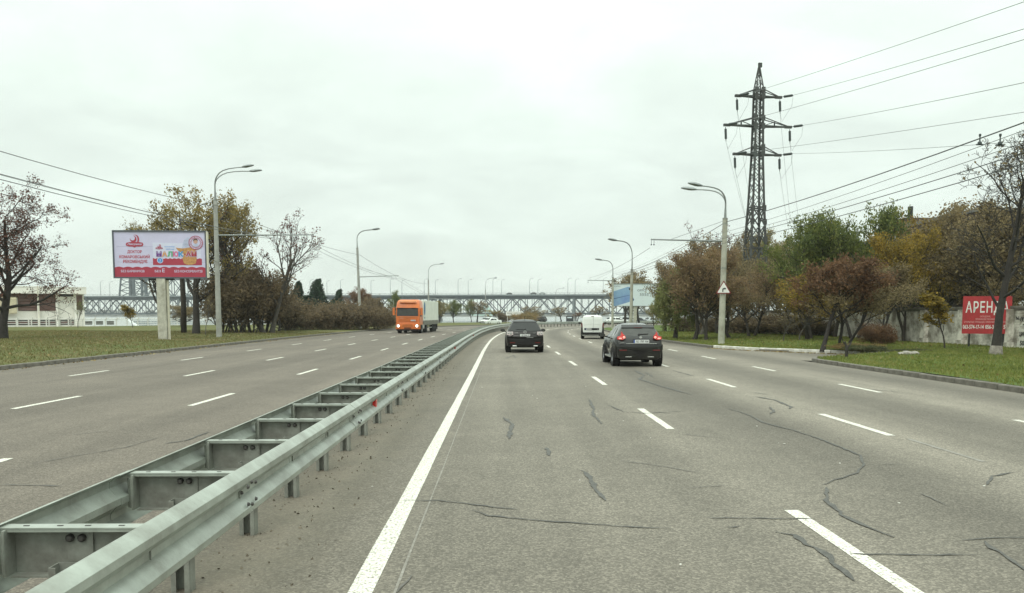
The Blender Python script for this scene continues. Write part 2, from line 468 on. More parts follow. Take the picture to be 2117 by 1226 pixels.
# ------------------------------------------------------------------ road surface material (u across, v along, in metres)
def asphalt(name, base, dusty=True):
    m, n, l, p = newmat(name)
    uv = n.new('ShaderNodeUVMap'); uv.uv_map = 'road'
    t = n.new('ShaderNodeTexCoord')
    sx = n.new('ShaderNodeSeparateXYZ'); l.new(uv.outputs[0], sx.inputs[0])
    def noise(sc, det=5, vec=None, rough=.6):
        q = n.new('ShaderNodeTexNoise'); q.inputs['Scale'].default_value = sc; q.inputs['Detail'].default_value = det; q.inputs['Roughness'].default_value = rough
        l.new(vec or t.outputs['Object'], q.inputs['Vector']); return q.outputs[0]
    def mth(op, a, b=None, c=None, clamp=False):
        q = n.new('ShaderNodeMath'); q.operation = op; q.use_clamp = clamp
        for i, v in enumerate((a, b, c)):
            if v is None: continue
            if isinstance(v, (int, float)): q.inputs[i].default_value = v
            else: l.new(v, q.inputs[i])
        return q.outputs[0]
    def mix(f, a, b, bt='MIX'):
        q = n.new('ShaderNodeMix'); q.data_type = 'RGBA'; q.blend_type = bt
        for i, v in ((0, f), (6, a), (7, b)):
            if isinstance(v, (int, float)): q.inputs[i].default_value = v
            elif isinstance(v, tuple): q.inputs[i].default_value = (*v, 1)
            else: l.new(v, q.inputs[i])
        return q.outputs[2]
    # stones in the wearing course
    vo = n.new('ShaderNodeTexVoronoi'); vo.inputs['Scale'].default_value = 62; l.new(t.outputs['Object'], vo.inputs['Vector'])
    vr = n.new('ShaderNodeSeparateColor'); l.new(vo.outputs['Color'], vr.inputs[0])
    stone = mth('POWER', vr.outputs[0], 2.0)
    fine = noise(150, 3)
    lo = tuple(c * .56 for c in base); hi = tuple(c * 1.56 for c in base)
    col = mix(mth('MULTIPLY_ADD', fine, .38, mth('MULTIPLY', stone, .85)), lo, hi)
    # patches metres across
    big = noise(.35, 6); mid = noise(1.7, 5)
    f1 = mth('MULTIPLY_ADD', mth('SUBTRACT', big, .5), .55, 1.0)
    f2 = mth('MULTIPLY_ADD', mth('SUBTRACT', mid, .5), .30, 1.0)
    # oil and rubber along the wheel paths and the middle of the lanes, drawn out along the road
    mp = n.new('ShaderNodeMapping'); mp.inputs['Scale'].default_value = (1.1, .035, 1); l.new(uv.outputs[0], mp.inputs[0])
    st = noise(1.0, 4, mp.outputs[0])
    f3 = mth('MULTIPLY_ADD', mth('SUBTRACT', st, .5), .62, 1.0)
    mp2 = n.new('ShaderNodeMapping'); mp2.inputs['Scale'].default_value = (.42, .012, 1); l.new(uv.outputs[0], mp2.inputs[0])
    st2 = noise(1.0, 3, mp2.outputs[0])
    f3 = mth('MULTIPLY', f3, mth('MULTIPLY_ADD', mth('SUBTRACT', st2, .5), .95, 1.0))
    lane = mth('COSINE', mth('MULTIPLY', mth('SUBTRACT', sx.outputs['X'], 6.6), 2 * PI / 3.4))
    la = mth('MULTIPLY', mth('SUBTRACT', sx.outputs['X'], 3.4), .5, clamp=True)
    f4 = mth('SUBTRACT', 1.0, mth('MULTIPLY', mth('MULTIPLY', mth('ADD', lane, .25), mth('MULTIPLY_ADD', la, .15, .04)), mth('MULTIPLY_ADD', st2, 1.6, .2)))
    ff = mth('MULTIPLY', mth('MULTIPLY', f1, f2), mth('MULTIPLY', f3, f4))
    cc = n.new('ShaderNodeCombineColor')
    for i in range(3): l.new(ff, cc.inputs[i])
    col = mix(1.0, col, cc.outputs[0], 'MULTIPLY')
    # the carriageway beyond the median is browner and darker
    sd = mth('MULTIPLY', mth('SUBTRACT', sx.outputs['X'], -.1), -3.0, clamp=True)
    col = mix(sd, col, mix(1.0, col, (.80, .765, .76), 'MULTIPLY'))
    # dust beside the barrier posts and along the kerbs
    ed = mth('ABSOLUTE', mth('SUBTRACT', sx.outputs['X'], .25))
    wob = mth('MULTIPLY_ADD', noise(1.3, 6), 1.1, -.55)
    dm = mth('MULTIPLY', mth('SUBTRACT', .80, mth('ADD', ed, wob)), 1.5, clamp=True)
    dm2 = mth('MULTIPLY', dm, mth('MULTIPLY_ADD', noise(9, 5), 1.0, .05, clamp=True))
    col = mix(dm2, col, (.205, .178, .135))
    kr = mth('MULTIPLY', mth('SUBTRACT', mth('ADD', sx.outputs['X'], mth('MULTIPLY', wob, .8)), 13.6), 1.1, clamp=True)
    col = mix(mth('MULTIPLY', kr, .5), col, (.19, .17, .14))
    kl = mth('MULTIPLY', mth('SUBTRACT', -13.9, mth('ADD', sx.outputs['X'], mth('MULTIPLY', wob, .8))), 1.1, clamp=True)
    col = mix(mth('MULTIPLY', kl, .5), col, (.15, .135, .11))
    l.new(col, p.inputs['Base Color'])
    p.inputs['Roughness'].default_value = .82
    p.inputs['Specular IOR Level'].default_value = .35
    b = n.new('ShaderNodeBump'); b.inputs['Strength'].default_value = .55; b.inputs['Distance'].default_value = .006
    l.new(mth('ADD', mth('MULTIPLY', vo.outputs['Distance'], -1.2), fine), b.inputs['Height']); l.new(b.outputs[0], p.inputs['Normal'])
    return m
M['asphalt'] = asphalt('asphalt', (.166, .149, .121))

def uv_mesh(name, verts, faces, uvs, mats, smooth=True):
    me = bpy.data.meshes.new(name); me.from_pydata(verts, [], faces)
    lay = me.uv_layers.new(name='road')
    li = np.zeros(len(me.loops), int); me.loops.foreach_get('vertex_index', li)
    lay.data.foreach_set('uv', np.array(uvs, float)[li].ravel())
    for m in (mats if isinstance(mats, list) else [mats]): me.materials.append(m)
    if smooth: me.polygons.foreach_set('use_smooth', [True] * len(me.polygons))
    me.update(); return me

# ------------------------------------------------------------------ the ground and the river
BANK = [(-420, 230), (-160, 150), (-95, 134), (-60, 139), (-36, 160), (-12, 190), (12, 212), (48, 230), (95, 240), (160, 246), (420, 270)]
WATER_Z = -1.8
soil_m = pm('bare_soil', (.085, .075, .05), .95, 0, .3, .6, .3, 8)
m = MB()
bl = [Vector((x, y, -.06)) for x, y in BANK]
for i in range(len(bl) - 1):
    a, b = bl[i], bl[i + 1]
    m.face([(a.x, -90, -.06), (b.x, -90, -.06), b, a])
    m.face([a, b, b + Vector((0, 9, -2.6)), a + Vector((0, 9, -2.6))])
ground = m.build('ground', soil_m); tag(ground, kind='structure')
wm_, wnn, wl, wp = newmat('river_water')
wp.inputs['Base Color'].default_value = (.10, .125, .125, 1); wp.inputs['Roughness'].default_value = .16
wt = wnn.new('ShaderNodeTexCoord'); wv = wnn.new('ShaderNodeTexNoise'); wv.inputs['Scale'].default_value = .5; wv.inputs['Detail'].default_value = 5
wmp = wnn.new('ShaderNodeMapping'); wmp.inputs['Scale'].default_value = (.5, 1.4, 1)
wl.new(wt.outputs['Object'], wmp.inputs[0]); wl.new(wmp.outputs[0], wv.inputs['Vector'])
wb = wnn.new('ShaderNodeBump'); wb.inputs['Strength'].default_value = .35; wb.inputs['Distance'].default_value = .3
wl.new(wv.outputs[0], wb.inputs['Height']); wl.new(wb.outputs[0], wp.inputs['Normal'])
m = MB(); m.face([(-2600, 100, WATER_Z), (2600, 100, WATER_Z), (2600, 2400, WATER_Z), (-2600, 2400, WATER_Z)])
tag(m.build('river_water', wm_), kind='structure')
# far bank with its mass of trees
rng = random.Random(5)
m = MB()
xs = list(range(-2600, 2601, 40))
prof = [(2150, WATER_Z), (2165, .5), (2400, 2.5)]
for i in range(len(xs) - 1):
    for (y0, z0), (y1, z1) in zip(prof, prof[1:]):
        m.face([(xs[i], y0, z0), (xs[i + 1], y0, z0), (xs[i + 1], y1, z1), (xs[i], y1, z1)])
tag(m.build('far_bank_terrain', pm('far_bank', (.07, .075, .06), .95, 0, .2, .02)), kind='structure')
nr = np.random.default_rng(9)
def puffs(cent, rad, n, size, mat, name):
    """many leaf clumps through ellipsoids: the far wood"""
    V, Fc = [], []
    pos = []
    for (c, r) in zip(cent, rad):
        k = n
        d = nr.normal(size=(k, 3)); d /= np.linalg.norm(d, axis=1)[:, None]
        pos.append(np.array(c) + d * (nr.random((k, 1)) ** .4) * np.array(r))
    return quads(np.concatenate(pos), size, mat, name)
def quads(pos, size, mat, name, flat=None, aspect=1.0, jitter=.4):
    n = len(pos)
    a = nr.normal(size=(n, 3)); a /= np.linalg.norm(a, axis=1)[:, None]
    if flat is not None: a = a * np.array([1, 1, flat]); a /= np.linalg.norm(a, axis=1)[:, None]
    b = nr.normal(size=(n, 3))
    if flat is not None: b = b * np.array([1, 1, flat])
    b -= a * (a * b).sum(1)[:, None]; b /= np.linalg.norm(b, axis=1)[:, None]
    s = (size * (1 + jitter * (nr.random(n) * 2 - 1)))[:, None] * .5
    a *= s * aspect; b *= s
    # a leaf outline: pointed at both ends
    V = np.stack([pos - a, pos + b * .8 - a * .1, pos + a, pos - b * .8 + a * .1], 1).reshape(-1, 3)
    return raw_quads(V, mat, name)
def raw_quads(V, mat, name):
    n = len(V) // 4
    me = bpy.data.meshes.new(name)
    me.vertices.add(n * 4); me.vertices.foreach_set('co', np.ascontiguousarray(V, dtype=np.float32).ravel())
    me.loops.add(n * 4); me.loops.foreach_set('vertex_index', np.arange(n * 4, dtype=np.int32))
    me.polygons.add(n); me.polygons.foreach_set('loop_start', np.arange(0, n * 4, 4, dtype=np.int32))
    me.update(calc_edges=True); me.validate()
    me.materials.append(mat)
    return me
cent, rad = [], []
for i in range(420):
    x = nr.uniform(-1900, 1900); h = nr.uniform(5, 13) * (1.0 + .5 * math.sin(x * .004))
    cent.append((x, nr.uniform(2160, 2260), h * .45)); rad.append((nr.uniform(9, 22), 12, h * .6))
tag(link('far_wood', puffs(cent, rad, 45, 6.0, leafmat('far_wood_leaves', [(.05, .058, .045), (.075, .078, .055), (.10, .085, .055)]), 'far_wood')), kind='stuff')

# ------------------------------------------------------------------ road sheet
us_n = 26
S_END = MED.len - 2
st = np.arange(0, S_END, 2.0)
V, Fc, UV = [], [], []
uLs = [u_on(KL, s) for s in st]; uRs = [u_on(KR, s) for s in st]
for i, s in enumerate(st):
    for j in range(us_n):
        u = uLs[i] + (uRs[i] - uLs[i]) * j / (us_n - 1)
        # gentle camber: the crown at the median
        V.append(tuple(MED.at(s, u, 0.0))); UV.append((u, s))
for i in range(len(st) - 1):
    for j in range(us_n - 1):
        a = i * us_n + j
        Fc.append((a, a + 1, a + us_n + 1, a + us_n))
road = tag(link('road', uv_mesh('road', V, Fc, UV, M['asphalt'])), kind='structure')
# mouth of the side road, between the two lawns
APRON = [(12.1, 35.2), (12.9, 34.4), (14.4, 36.0), (16.8, 37.3), (20.5, 38.9), (20.2, 39.3), (17.3, 39.8), (13.9, 43.6), (12.9, 45.9), (12.6, 48.9), (11.2, 49.6)]
ap = [(x, y, -.004) for x, y in APRON]
tag(link('side_road', uv_mesh('side_road', ap, [tuple(range(len(ap)))], [(x + 2.25, y + S0) for x, y in APRON], M['asphalt'])), kind='structure')

def strip(name, pts, w, z, mat, parent=None, ragged=0.0, seed=0):
    """a painted or poured strip along points on the road"""
    r = random.Random(seed)
    V = []
    n = len(pts)
    for i, p in enumerate(pts):
        t = (pts[min(i + 1, n - 1)] - pts[max(i - 1, 0)]).normalized(); q = Vector((t.y, -t.x, 0))
        wl_ = w if not hasattr(w, '__call__') else w(i / max(1, n - 1))
        a = wl_ / 2 * (1 + ragged * (r.random() * 2 - 1)); b = wl_ / 2 * (1 + ragged * (r.random() * 2 - 1))
        V.append((p.x - q.x * a, p.y - q.y * a, z)); V.append((p.x + q.x * b, p.y + q.y * b, z))
    me = bpy.data.meshes.new(name); me.from_pydata(V, [], [(2 * i, 2 * i + 1, 2 * i + 3, 2 * i + 2) for i in range(n - 1)])
    me.materials.append(mat); me.update()
    return link(name, me, parent)
def along(s0, s1, u, n=None):
    n = n or max(2, int((s1 - s0) / 1.0) + 1)
    return [MED.at(s0 + (s1 - s0) * i / (n - 1), u) for i in range(n)]
strip('edge_line', along(2, S_END - 6, 1.30, 220), .165, .004, M['white_line'], road, .05, 1)
strip('edge_line', along(2, S_END - 6, -.86, 220), .15, .004, M['white_line'], road, .12, 2)
strip('old_edge_line', along(8, 54, 1.53, 60), .015, .004, M['faded_line'], road, .5, 3)
def dashes(u, far0, per, length, y_end, w=.135, mat='white_line'):
    y = far0
    while y < y_end:
        if y > -2:
            strip('lane_dash', along(S0 + y - length, S0 + y, u, 12), w, .004, M[mat], road, .06, int(y * 7))
        y += per
dashes(5.0, 7.95, 8.85, 3.05, 176)
dashes(8.25, 15.85, 8.85, 2.9, 170)
dashes(11.35, 14.9, 7.9, 2.5, 66)
dashes(-4.15, 11.0, 9.25, 2.8, 170)
dashes(-7.45, 19.6, 9.15, 2.7, 170)
dashes(-11.0, 19.6, 9.15, 2.6, 170)
for k, (y0, y1) in enumerate(((10.6, 12.6), (-3.5, -1.2))):
    strip('faded_dash', along(S0 + y0, S0 + y1, 8.35, 10), .07, .004, M['faded_line'], road, .3, k)
def crack(px, w, mat='tar', ragged=.45, seed=0, z=.008):
    r = random.Random(seed * 31 + 7)
    P = [G(x, y) for x, y in px]
    # subdivide with a wander
    Q = []
    for a, b in zip(P, P[1:]):
        n = max(2, int((b - a).length / .10)); t = (b - a).normalized(); q = Vector((t.y, -t.x, 0))
        for i in range(n):
            Q.append(a.lerp(b, i / n) + q * r.uniform(-.016, .016))
    Q.append(P[-1])
    ph = r.uniform(0, 6)
    strip('tar_seam' if mat == 'tar' else 'hairline_crack', Q, lambda t: w * (.55 + .45 * math.sin(ph + t * 9) ** 2) * min(1, .25 + 6 * min(t, 1 - t)), z, M[mat], road, ragged, seed)
CR = [
    ([(833, 1036), (905, 1036), (960, 1042), (1040, 1052), (1070, 1054)], .035), ([(975, 1055), (1010, 1067), (1120, 1078), (1250, 1086), (1330, 1092), (1388, 1093)], .042),
    ([(1202, 973), (1222, 990), (1230, 1010), (1240, 1022), (1252, 1036)], .085), ([(1460, 1073), (1500, 1071), (1600, 1073), (1682, 1074)], .034),
    ([(1600, 1100), (1640, 1107), (1668, 1127), (1700, 1140), (1722, 1165), (1745, 1182), (1765, 1202)], .075), ([(1758, 1146), (1850, 1148), (2020, 1148)], .034),
    ([(1505, 845), (1545, 857), (1580, 875), (1640, 890), (1700, 910), (1750, 930), (1778, 942), (1786, 960), (1772, 978), (1735, 990), (1700, 1003)], .055),
    ([(1705, 1008), (1712, 1040), (1740, 1065), (1790, 1090), (1850, 1112)], .075), ([(1040, 863), (1060, 878), (1056, 890), (1052, 908)], .10),
    ([(1130, 926), (1137, 943)], .09), ([(1218, 826), (1228, 848), (1224, 856), (1245, 877)], .08), ([(1258, 838), (1290, 852), (1340, 855), (1412, 850)], .05),
    ([(1330, 850), (1400, 856)], .03), ([(1310, 765), (1332, 776), (1322, 784), (1370, 800), (1432, 817)], .11), ([(1335, 770), (1350, 780)], .08),
    ([(1560, 820), (1600, 827), (1637, 842), (1630, 846)], .09), ([(1590, 842), (1600, 850), (1592, 857)], .08), ([(2095, 977), (2050, 985), (2040, 1003)], .05),
    ([(1985, 1117), (2060, 1113), (2140, 1112)], .034), ([(2035, 1120), (2075, 1150), (2130, 1188)], .06), ([(1044, 742), (1062, 735), (1066, 741)], .10),
    ([(1390, 766), (1435, 778)], .07), ([(1500, 1092), (1530, 1088)], .03), ([(1800, 805), (1860, 812)], .06), ([(1560, 812), (1590, 816)], .06),
    ([(340, 918), (380, 912), (435, 893)], .06), ([(0, 1003), (60, 1004), (128, 1006)], .035), ([(150, 900), (230, 890)], .03),
]
for i, (px, w) in enumerate(CR): crack(px, w * .82, 'tar', .45, i)
for i, px in enumerate([[(1280, 953), (1350, 962), (1447, 978)], [(1400, 897), (1470, 904), (1527, 907)], [(945, 764), (1030, 764), (1180, 766), (1270, 768)], [(1820, 960), (1880, 962)], [(560, 905), (640, 880)],
                        [(1640, 760), (1700, 768), (1760, 772)], [(60, 960), (260, 925), (330, 905)], [(520, 800), (640, 806)], [(850, 1190), (820, 1226)], [(1420, 1010), (1500, 1004)], [(1900, 1020), (1960, 1046)]]):
    crack(px, .022, 'tar_thin', .5, 90 + i)

# ------------------------------------------------------------------ kerbs: every stone its own
def kerb_run(name, pts, mat, base_mat, h=.15, w=.16, step=1.0, gap=.012, seed=0, spread=.006):
    """pts: points about step apart, in order; the stones stand on a bedding strip"""
    r = random.Random(seed)
    V = []
    for i, p in enumerate(pts):
        t = (pts[min(i + 1, len(pts) - 1)] - pts[max(i - 1, 0)]).normalized(); q = Vector((t.y, -t.x, 0))
        for k, z in ((-w * .42, -.03), (-w * .42, h * .55), (w * .42, h * .55), (w * .42, -.03)): V.append((p.x + q.x * k, p.y + q.y * k, z))
    Fc = [(4 * i + j, 4 * i + j + 1, 4 * i + 5 + j, 4 * i + 4 + j) for i in range(len(pts) - 1) for j in range(3)]
    me = bpy.data.meshes.new(name); me.from_pydata(V, [], Fc); me.materials.append(base_mat); me.update()
    root = tag(link(name, me), kind='structure')
    sm = MB(); hx, hz = .5 * w, h
    c = .022
    prof = [(-hx, -.03), (-hx, hz - c), (-hx + c, hz), (hx - c, hz), (hx, hz - c), (hx, -.03)]
    sm.loft([[(x, -.5, z) for x, z in prof], [(x, .5, z) for x, z in prof]], close=True)
    sme = sm.mesh('kerb_stone', mat)
    for a, b in zip(pts, pts[1:]):
        d = b - a
        o = link('kerb_stone', sme, root, ((a.x + b.x) / 2 + r.uniform(-1, 1) * spread, (a.y + b.y) / 2, r.uniform(-.010, .006)),
                 (r.uniform(-.006, .006), 0, math.atan2(-d.x, d.y) + r.uniform(-.006, .006)), (1, max(.05, d.length - gap - r.random() * .01), 1))
    return root
def pick(path, y0, y1, off=0.0, step=1.0):
    out = []; s = 0
    while s < path.len:
        p = path.at(s, off)
        if y0 <= p.y <= y1: out.append(p)
        s += step
    return out
HK = .08
kerb_run('kerb_left', pick(KL, 12, 165, -HK), M['kerb'], M['mortar'], seed=1)
ISL = Path([(12.35 + HK, 8), (12.35 + HK, 20), (12.3 + HK, 30), (12.38, 33.2), (12.75, 34.6), (13.5, 35.5), (14.6, 36.1), (16.8, 37.2), (20.5, 38.8)], .25)
kerb_run('kerb_island', [ISL.at(s) for s in np.arange(0, ISL.len, 1.0)], M['kerb'], M['mortar'], seed=2)
WHK = Path([(20.5, 39.3), (17.3, 39.9), (13.95, 43.7), (12.7, 45.8), (12.0, 48.2)], .25)
kerb_run('kerb_white', [WHK.at(s) for s in np.linspace(0, WHK.len, int(WHK.len) + 1)], M['kerb_white'], M['mortar'], h=.17, seed=3, spread=.02)
kerb_run('kerb_right', [Vector((12.0, 48.15, 0))] + [p for p in pick(KR, 48.9, 150, HK)], M['kerb'], M['mortar'], seed=4)

# ------------------------------------------------------------------ lawns
def lawn(name, outline, spacing, hfun, mat, edge_z=.125):
    """a raised sheet with its own relief inside an outline"""
    pts = [Vector((x, y)) for x, y in outline]
    minx = min(p.x for p in pts); maxx = max(p.x for p in pts); miny = min(p.y for p in pts); maxy = max(p.y for p in pts)
    r = random.Random(3)
    vs_ = list(pts); n = len(pts)
    ed = [(i, (i + 1) % n) for i in range(n)]
    def inside(x, y):
        c = False; j = n - 1
        for i in range(n):
            a, b = pts[i], pts[j]
            if (a.y > y) != (b.y > y) and x < (b.x - a.x) * (y - a.y) / (b.y - a.y) + a.x: c = not c
            j = i
        return c
    y = miny
    while y < maxy:
        sp = spacing * max(1.0, min(4.0, (y - 10) / 35)); x = minx
        while x < maxx:
            qx, qy = x + r.uniform(-.3, .3) * sp, y + r.uniform(-.3, .3) * sp
            if inside(qx, qy): vs_.append(Vector((qx, qy)))
            x += sp
        y += sp
    inside.pts = pts
    v2, e2, f2, *_ = delaunay_2d_cdt(vs_, ed, [list(range(n))], 1, 1e-5)
    seg = [(pts[i], pts[(i + 1) % n]) for i in range(n)]
    V = [(p.x, p.y, hfun(p.x, p.y)) for p in v2]
    me = bpy.data.meshes.new(name); me.from_pydata(V, [], [tuple(f) for f in f2])
    me.materials.append(mat)
    bm = bmesh.new(); bm.from_mesh(me); bmesh.ops.recalc_face_normals(bm, faces=bm.faces); bm.to_mesh(me); bm.free()
    me.polygons.foreach_set('use_smooth', [True] * len(me.polygons)); me.update()
    return tag(link(name, me), kind='structure'), inside
def lawn_mat(name, a, b, c, sc=.25):
    m, n, l, p = newmat(name)
    t = n.new('ShaderNodeTexCoord')
    q = n.new('ShaderNodeTexNoise'); q.inputs['Scale'].default_value = sc; q.inputs['Detail'].default_value = 7; q.inputs['Roughness'].default_value = .7
    l.new(t.outputs['Object'], q.inputs['Vector'])
    r = n.new('ShaderNodeValToRGB'); e = r.color_ramp.elements
    e[0].position = .33; e[0].color = (*a, 1); e[1].position = .72; e[1].color = (*c, 1); x = e.new(.5); x.color = (*b, 1)
    l.new(q.outputs[0], r.inputs[0])
    q2 = n.new('ShaderNodeTexNoise'); q2.inputs['Scale'].default_value = 14; q2.inputs['Detail'].default_value = 5
    l.new(t.outputs['Object'], q2.inputs['Vector'])
    mx = n.new('ShaderNodeMix'); mx.data_type = 'RGBA'; mx.blend_type = 'OVERLAY'; mx.inputs[0].default_value = .7
    l.new(r.outputs[0], mx.inputs[6]); l.new(q2.outputs[0], mx.inputs[7]); l.new(mx.outputs[2], p.inputs['Base Color'])
    p.inputs['Roughness'].default_value = .95; p.inputs['Specular IOR Level'].default_value = .1
    bu = n.new('ShaderNodeBump'); bu.inputs['Strength'].default_value = .7; bu.inputs['Distance'].default_value = .05
    l.new(q2.outputs[0], bu.inputs['Height']); l.new(bu.outputs[0], p.inputs['Normal'])
    return m
turf_l = lawn_mat('turf_left', (.165, .135, .065), (.105, .112, .042), (.082, .110, .036), .16)
turf_r = lawn_mat('turf_right', (.095, .108, .036), (.094, .134, .038), (.114, .156, .044), .2)
def sst(a, b, x):
    t = max(0, min(1, (x - a) / (b - a))); return t * t * (3 - 2 * t)
KLx = [(p.x, p.y) for p in KL.p]
def klx(y):
    return min(KLx, key=lambda q: abs(q[1] - y))[0]
_klc = {}
def hl(x, y):
    k = round(y)
    if k not in _klc: _klc[k] = klx(k)
    d = _klc[k] - .1 - x
    return .135 + .14 * sst(0, 6, d) + .03 * math.sin(x * .37 + y * .21) * sst(0, 3, d)
kl_pts = [p for p in pick(KL, -20, 206, -.15, 2.0)]
left_out = [(p.x, p.y) for p in kl_pts] + [(38, 223), (12, 207), (-12, 185), (-36, 155), (-52, 139), (-64, 117), (-150, 70), (-150, -20)]
lawn_left, in_left = lawn('lawn_left', left_out, 1.6, hl, turf_l)
def hr(x, y):
    return .135 + .10 * sst(13, 20, x) + .025 * math.sin(x * .5 + y * .33)
isl_out = [(p.x + .06, p.y) for p in [ISL.at(s, .06) for s in np.arange(0, ISL.len, 1.0)]]
isl_out = [(12.5, -20)] + isl_out + [(21, 39.0), (25.6, 40.6), (60, 41), (60, -20)]
lawn_isl, in_isl = lawn('lawn_island', isl_out, 1.1, hr, turf_r)
kr_pts = pick(KR, 48.6, 176, .16, 2.0)
wh = [WHK.at(s, .08) for s in np.linspace(0, WHK.len, int(WHK.len) + 1)]
right_out = [(60, 41.02), (25.6, 40.62), (21, 39.02)] + [(p.x, p.y) for p in wh[1:]] + [(p.x, p.y) for p in kr_pts] + [(146, 177), (146, 41.02)]
lawn_r, in_right = lawn('lawn_right', right_out, 1.6, hr, turf_r)
# promenade path in front of the pavilion
m = MB()
pr = [(-150, 71), (-64, 118), (-51, 140), (-35, 156), (-11, 186), (13, 208), (39, 224)]
for (x0, y0), (x1, y1) in zip(pr, pr[1:]):
    m.face([(x0, y0 - 1.5, .16), (x1, y1 - 1.5, .16), (x1 - 2.2, y1 + 6, .16), (x0 - 2.2, y0 + 6, .16)])
tag(m.build('promenade_path', M['paving']), kind='structure')

def inside_many(pts, xs, ys):
    c = np.zeros(len(xs), bool); j = len(pts) - 1
    for i in range(len(pts)):
        a, b = pts[i], pts[j]
        if a.y != b.y:
            c ^= ((a.y > ys) != (b.y > ys)) & (xs < (b.x - a.x) * (ys - a.y) / (b.y - a.y) + a.x)
        j = i
    return c
# grass blades, as far as they can be told from the turf
def blades(name, inside, hfun, box, n, h, w, mat, clump=0, power=1.4):
    x0, x1, y0, y1 = box
    k = int(n * 3)
    xs = nr.uniform(x0, x1, k); ys = y0 + (y1 - y0) * nr.random(k) ** power
    sel = np.nonzero(inside_many(inside.pts, xs, ys))[0][:n]
    xs, ys = xs[sel], ys[sel]; n = len(xs)
    zs = np.array([hfun(a, b) for a, b in zip(xs, ys)]) - .01
    az = nr.uniform(0, 2 * PI, n); hh = h * nr.uniform(.5, 1.4, n); ww = w * nr.uniform(.7, 1.4, n) * (1 + ys / 90)
    lean = hh * nr.uniform(.1, .8, n); la = nr.uniform(0, 2 * PI, n)
    base = np.stack([xs, ys, zs], 1)
    sd = np.stack([np.cos(az) * ww, np.sin(az) * ww, np.zeros(n)], 1)
    tip = base + np.stack([np.cos(la) * lean, np.sin(la) * lean, hh], 1)
    midp = base + np.stack([np.cos(la) * lean * .3, np.sin(la) * lean * .3, hh * .55], 1)
    V = np.stack([base - sd, base + sd, tip + sd * .15, midp - sd * .8], 1).reshape(-1, 3)
    return tag(link(name, raw_quads(V, mat, name)), kind='stuff')
blades('grass_on_left_lawn', in_left, hl, (-62, -16, 18, 88), 95000, .085, .014, L['grass_dry'], power=1.25)
blades('grass_on_island', in_isl, hr, (12.4, 34, 18, 41), 70000, .085, .011, L['grass'], power=1.0)
blades('grass_on_right_lawn', in_right, hr, (11, 34, 39, 88), 60000, .085, .014, L['grass'], power=1.2)
# fallen leaves
def litter(name, spots, size=.10):
    pos = []
    for inside, hfun, (x0, x1, y0, y1), n in spots:
        k = 0
        while k < n:
            x, y = nr.uniform(x0, x1), nr.uniform(y0, y1)
            if inside(x, y): pos.append((x, y, hfun(x, y) + .045)); k += 1
    return tag(link(name, quads(np.array(pos), size, L['litter'], name, flat=.35)), kind='stuff')
litter('fallen_leaves', [(in_left, hl, (-60, -17, 18, 85), 2000), (in_isl, hr, (12.6, 30, 18, 40), 260), (in_right, hr, (12, 30, 40, 75), 800)])
pos = []
for s in np.arange(0, WHK.len, .02):
    p = WHK.at(s, -.15 - abs(nr.normal()) * .22); pos.append((p.x, p.y, .015))
for s in np.arange(S0 + 15, S0 + 90, .15):
    p = KL.at(s, .1 + abs(nr.normal()) * .2); pos.append((p.x, p.y, .012))
tag(link('leaves_by_kerb', quads(np.array(pos), .09, L['litter'], 'leaves_by_kerb', flat=.3)), kind='stuff')

# ------------------------------------------------------------------ the double-sided guard rail on the median
WZ = .622
GU = .08
wprof = [(.012, .156), (.030, .151), (.080, .113), (.083, .078), (.045, .038), (.010, .020), (.010, -.020), (.045, -.038), (.083, -.078), (.080, -.113), (.030, -.151), (.012, -.156)]
wprof = [(a * 1.04, b * 1.14) for a, b in wprof]
def rail_mesh(name, s0, s1, side, n):
    """a W-beam between path lengths s0 and s1 on one side of the posts (side +1 right, -1 left)"""
    rings = []
    for i in range(n):
        s = s0 + (s1 - s0) * i / (n - 1)
        ring = [MED.at(s, GU + side * (.345 + x), WZ + z) for x, z in wprof]
        ring += [MED.at(s, GU + side * (.345 + x - .007), WZ + z * .985) for x, z in reversed(wprof)]
        rings.append(ring)
    m = MB(); m.loft(rings, close=True)
    return m
gr = thing('guard_rail', 'long galvanised double-sided guard rail down the middle of the road', 'guard rail', (-2.25, 20, 0))
grm = Matrix.Translation((2.25, -20, 0))
post = MB()
pw, pd, pt = .065, .10, .007
post.box((0, -pd / 2, .215), (2 * pw, pt, .69)); post.box((0, .052, .62), (2 * pw, .008, .17))
for sx_ in (-1, 1):
    post.box((sx_ * (pw - pt / 2), -pd / 2 - .048, .245), (pt, .088, .63)); post.box((sx_ * (pw - .020), -pd / 2 - .095, .245), (.034, pt, .63))
post_me = post.mesh('post', M['galv_dark'])
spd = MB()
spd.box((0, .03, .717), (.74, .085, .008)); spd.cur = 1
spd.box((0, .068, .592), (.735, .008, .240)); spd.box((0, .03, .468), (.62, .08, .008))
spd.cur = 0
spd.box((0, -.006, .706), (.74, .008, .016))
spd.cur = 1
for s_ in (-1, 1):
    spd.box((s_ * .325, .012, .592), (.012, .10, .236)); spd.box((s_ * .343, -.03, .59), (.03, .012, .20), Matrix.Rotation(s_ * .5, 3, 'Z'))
spd_me = spd.mesh('spreader_beam', [M['galv'], M['galv_dark']])  # darker second steel paints shade onto the web, lower flange and end brackets
hd = MB(); hd.lathe([(.0, -.026), (.014, -.024), (.021, -.016), (.022, .0)], 'y', k=8); bolt_me = hd.mesh('bolt', M['bolt'], smooth=40)
sd_b = MB(); sd_b.lathe([(.0, .016), (.010, .014), (.014, .004), (.016, .0)], 'x', k=8); sbolt_me = sd_b.mesh('bolt', M['bolt'], smooth=40)
slot = MB(); slot.box((0, 0, 0), (.028, .012, .003)); slot_me = slot.mesh('slot_hole', M['bolt'])
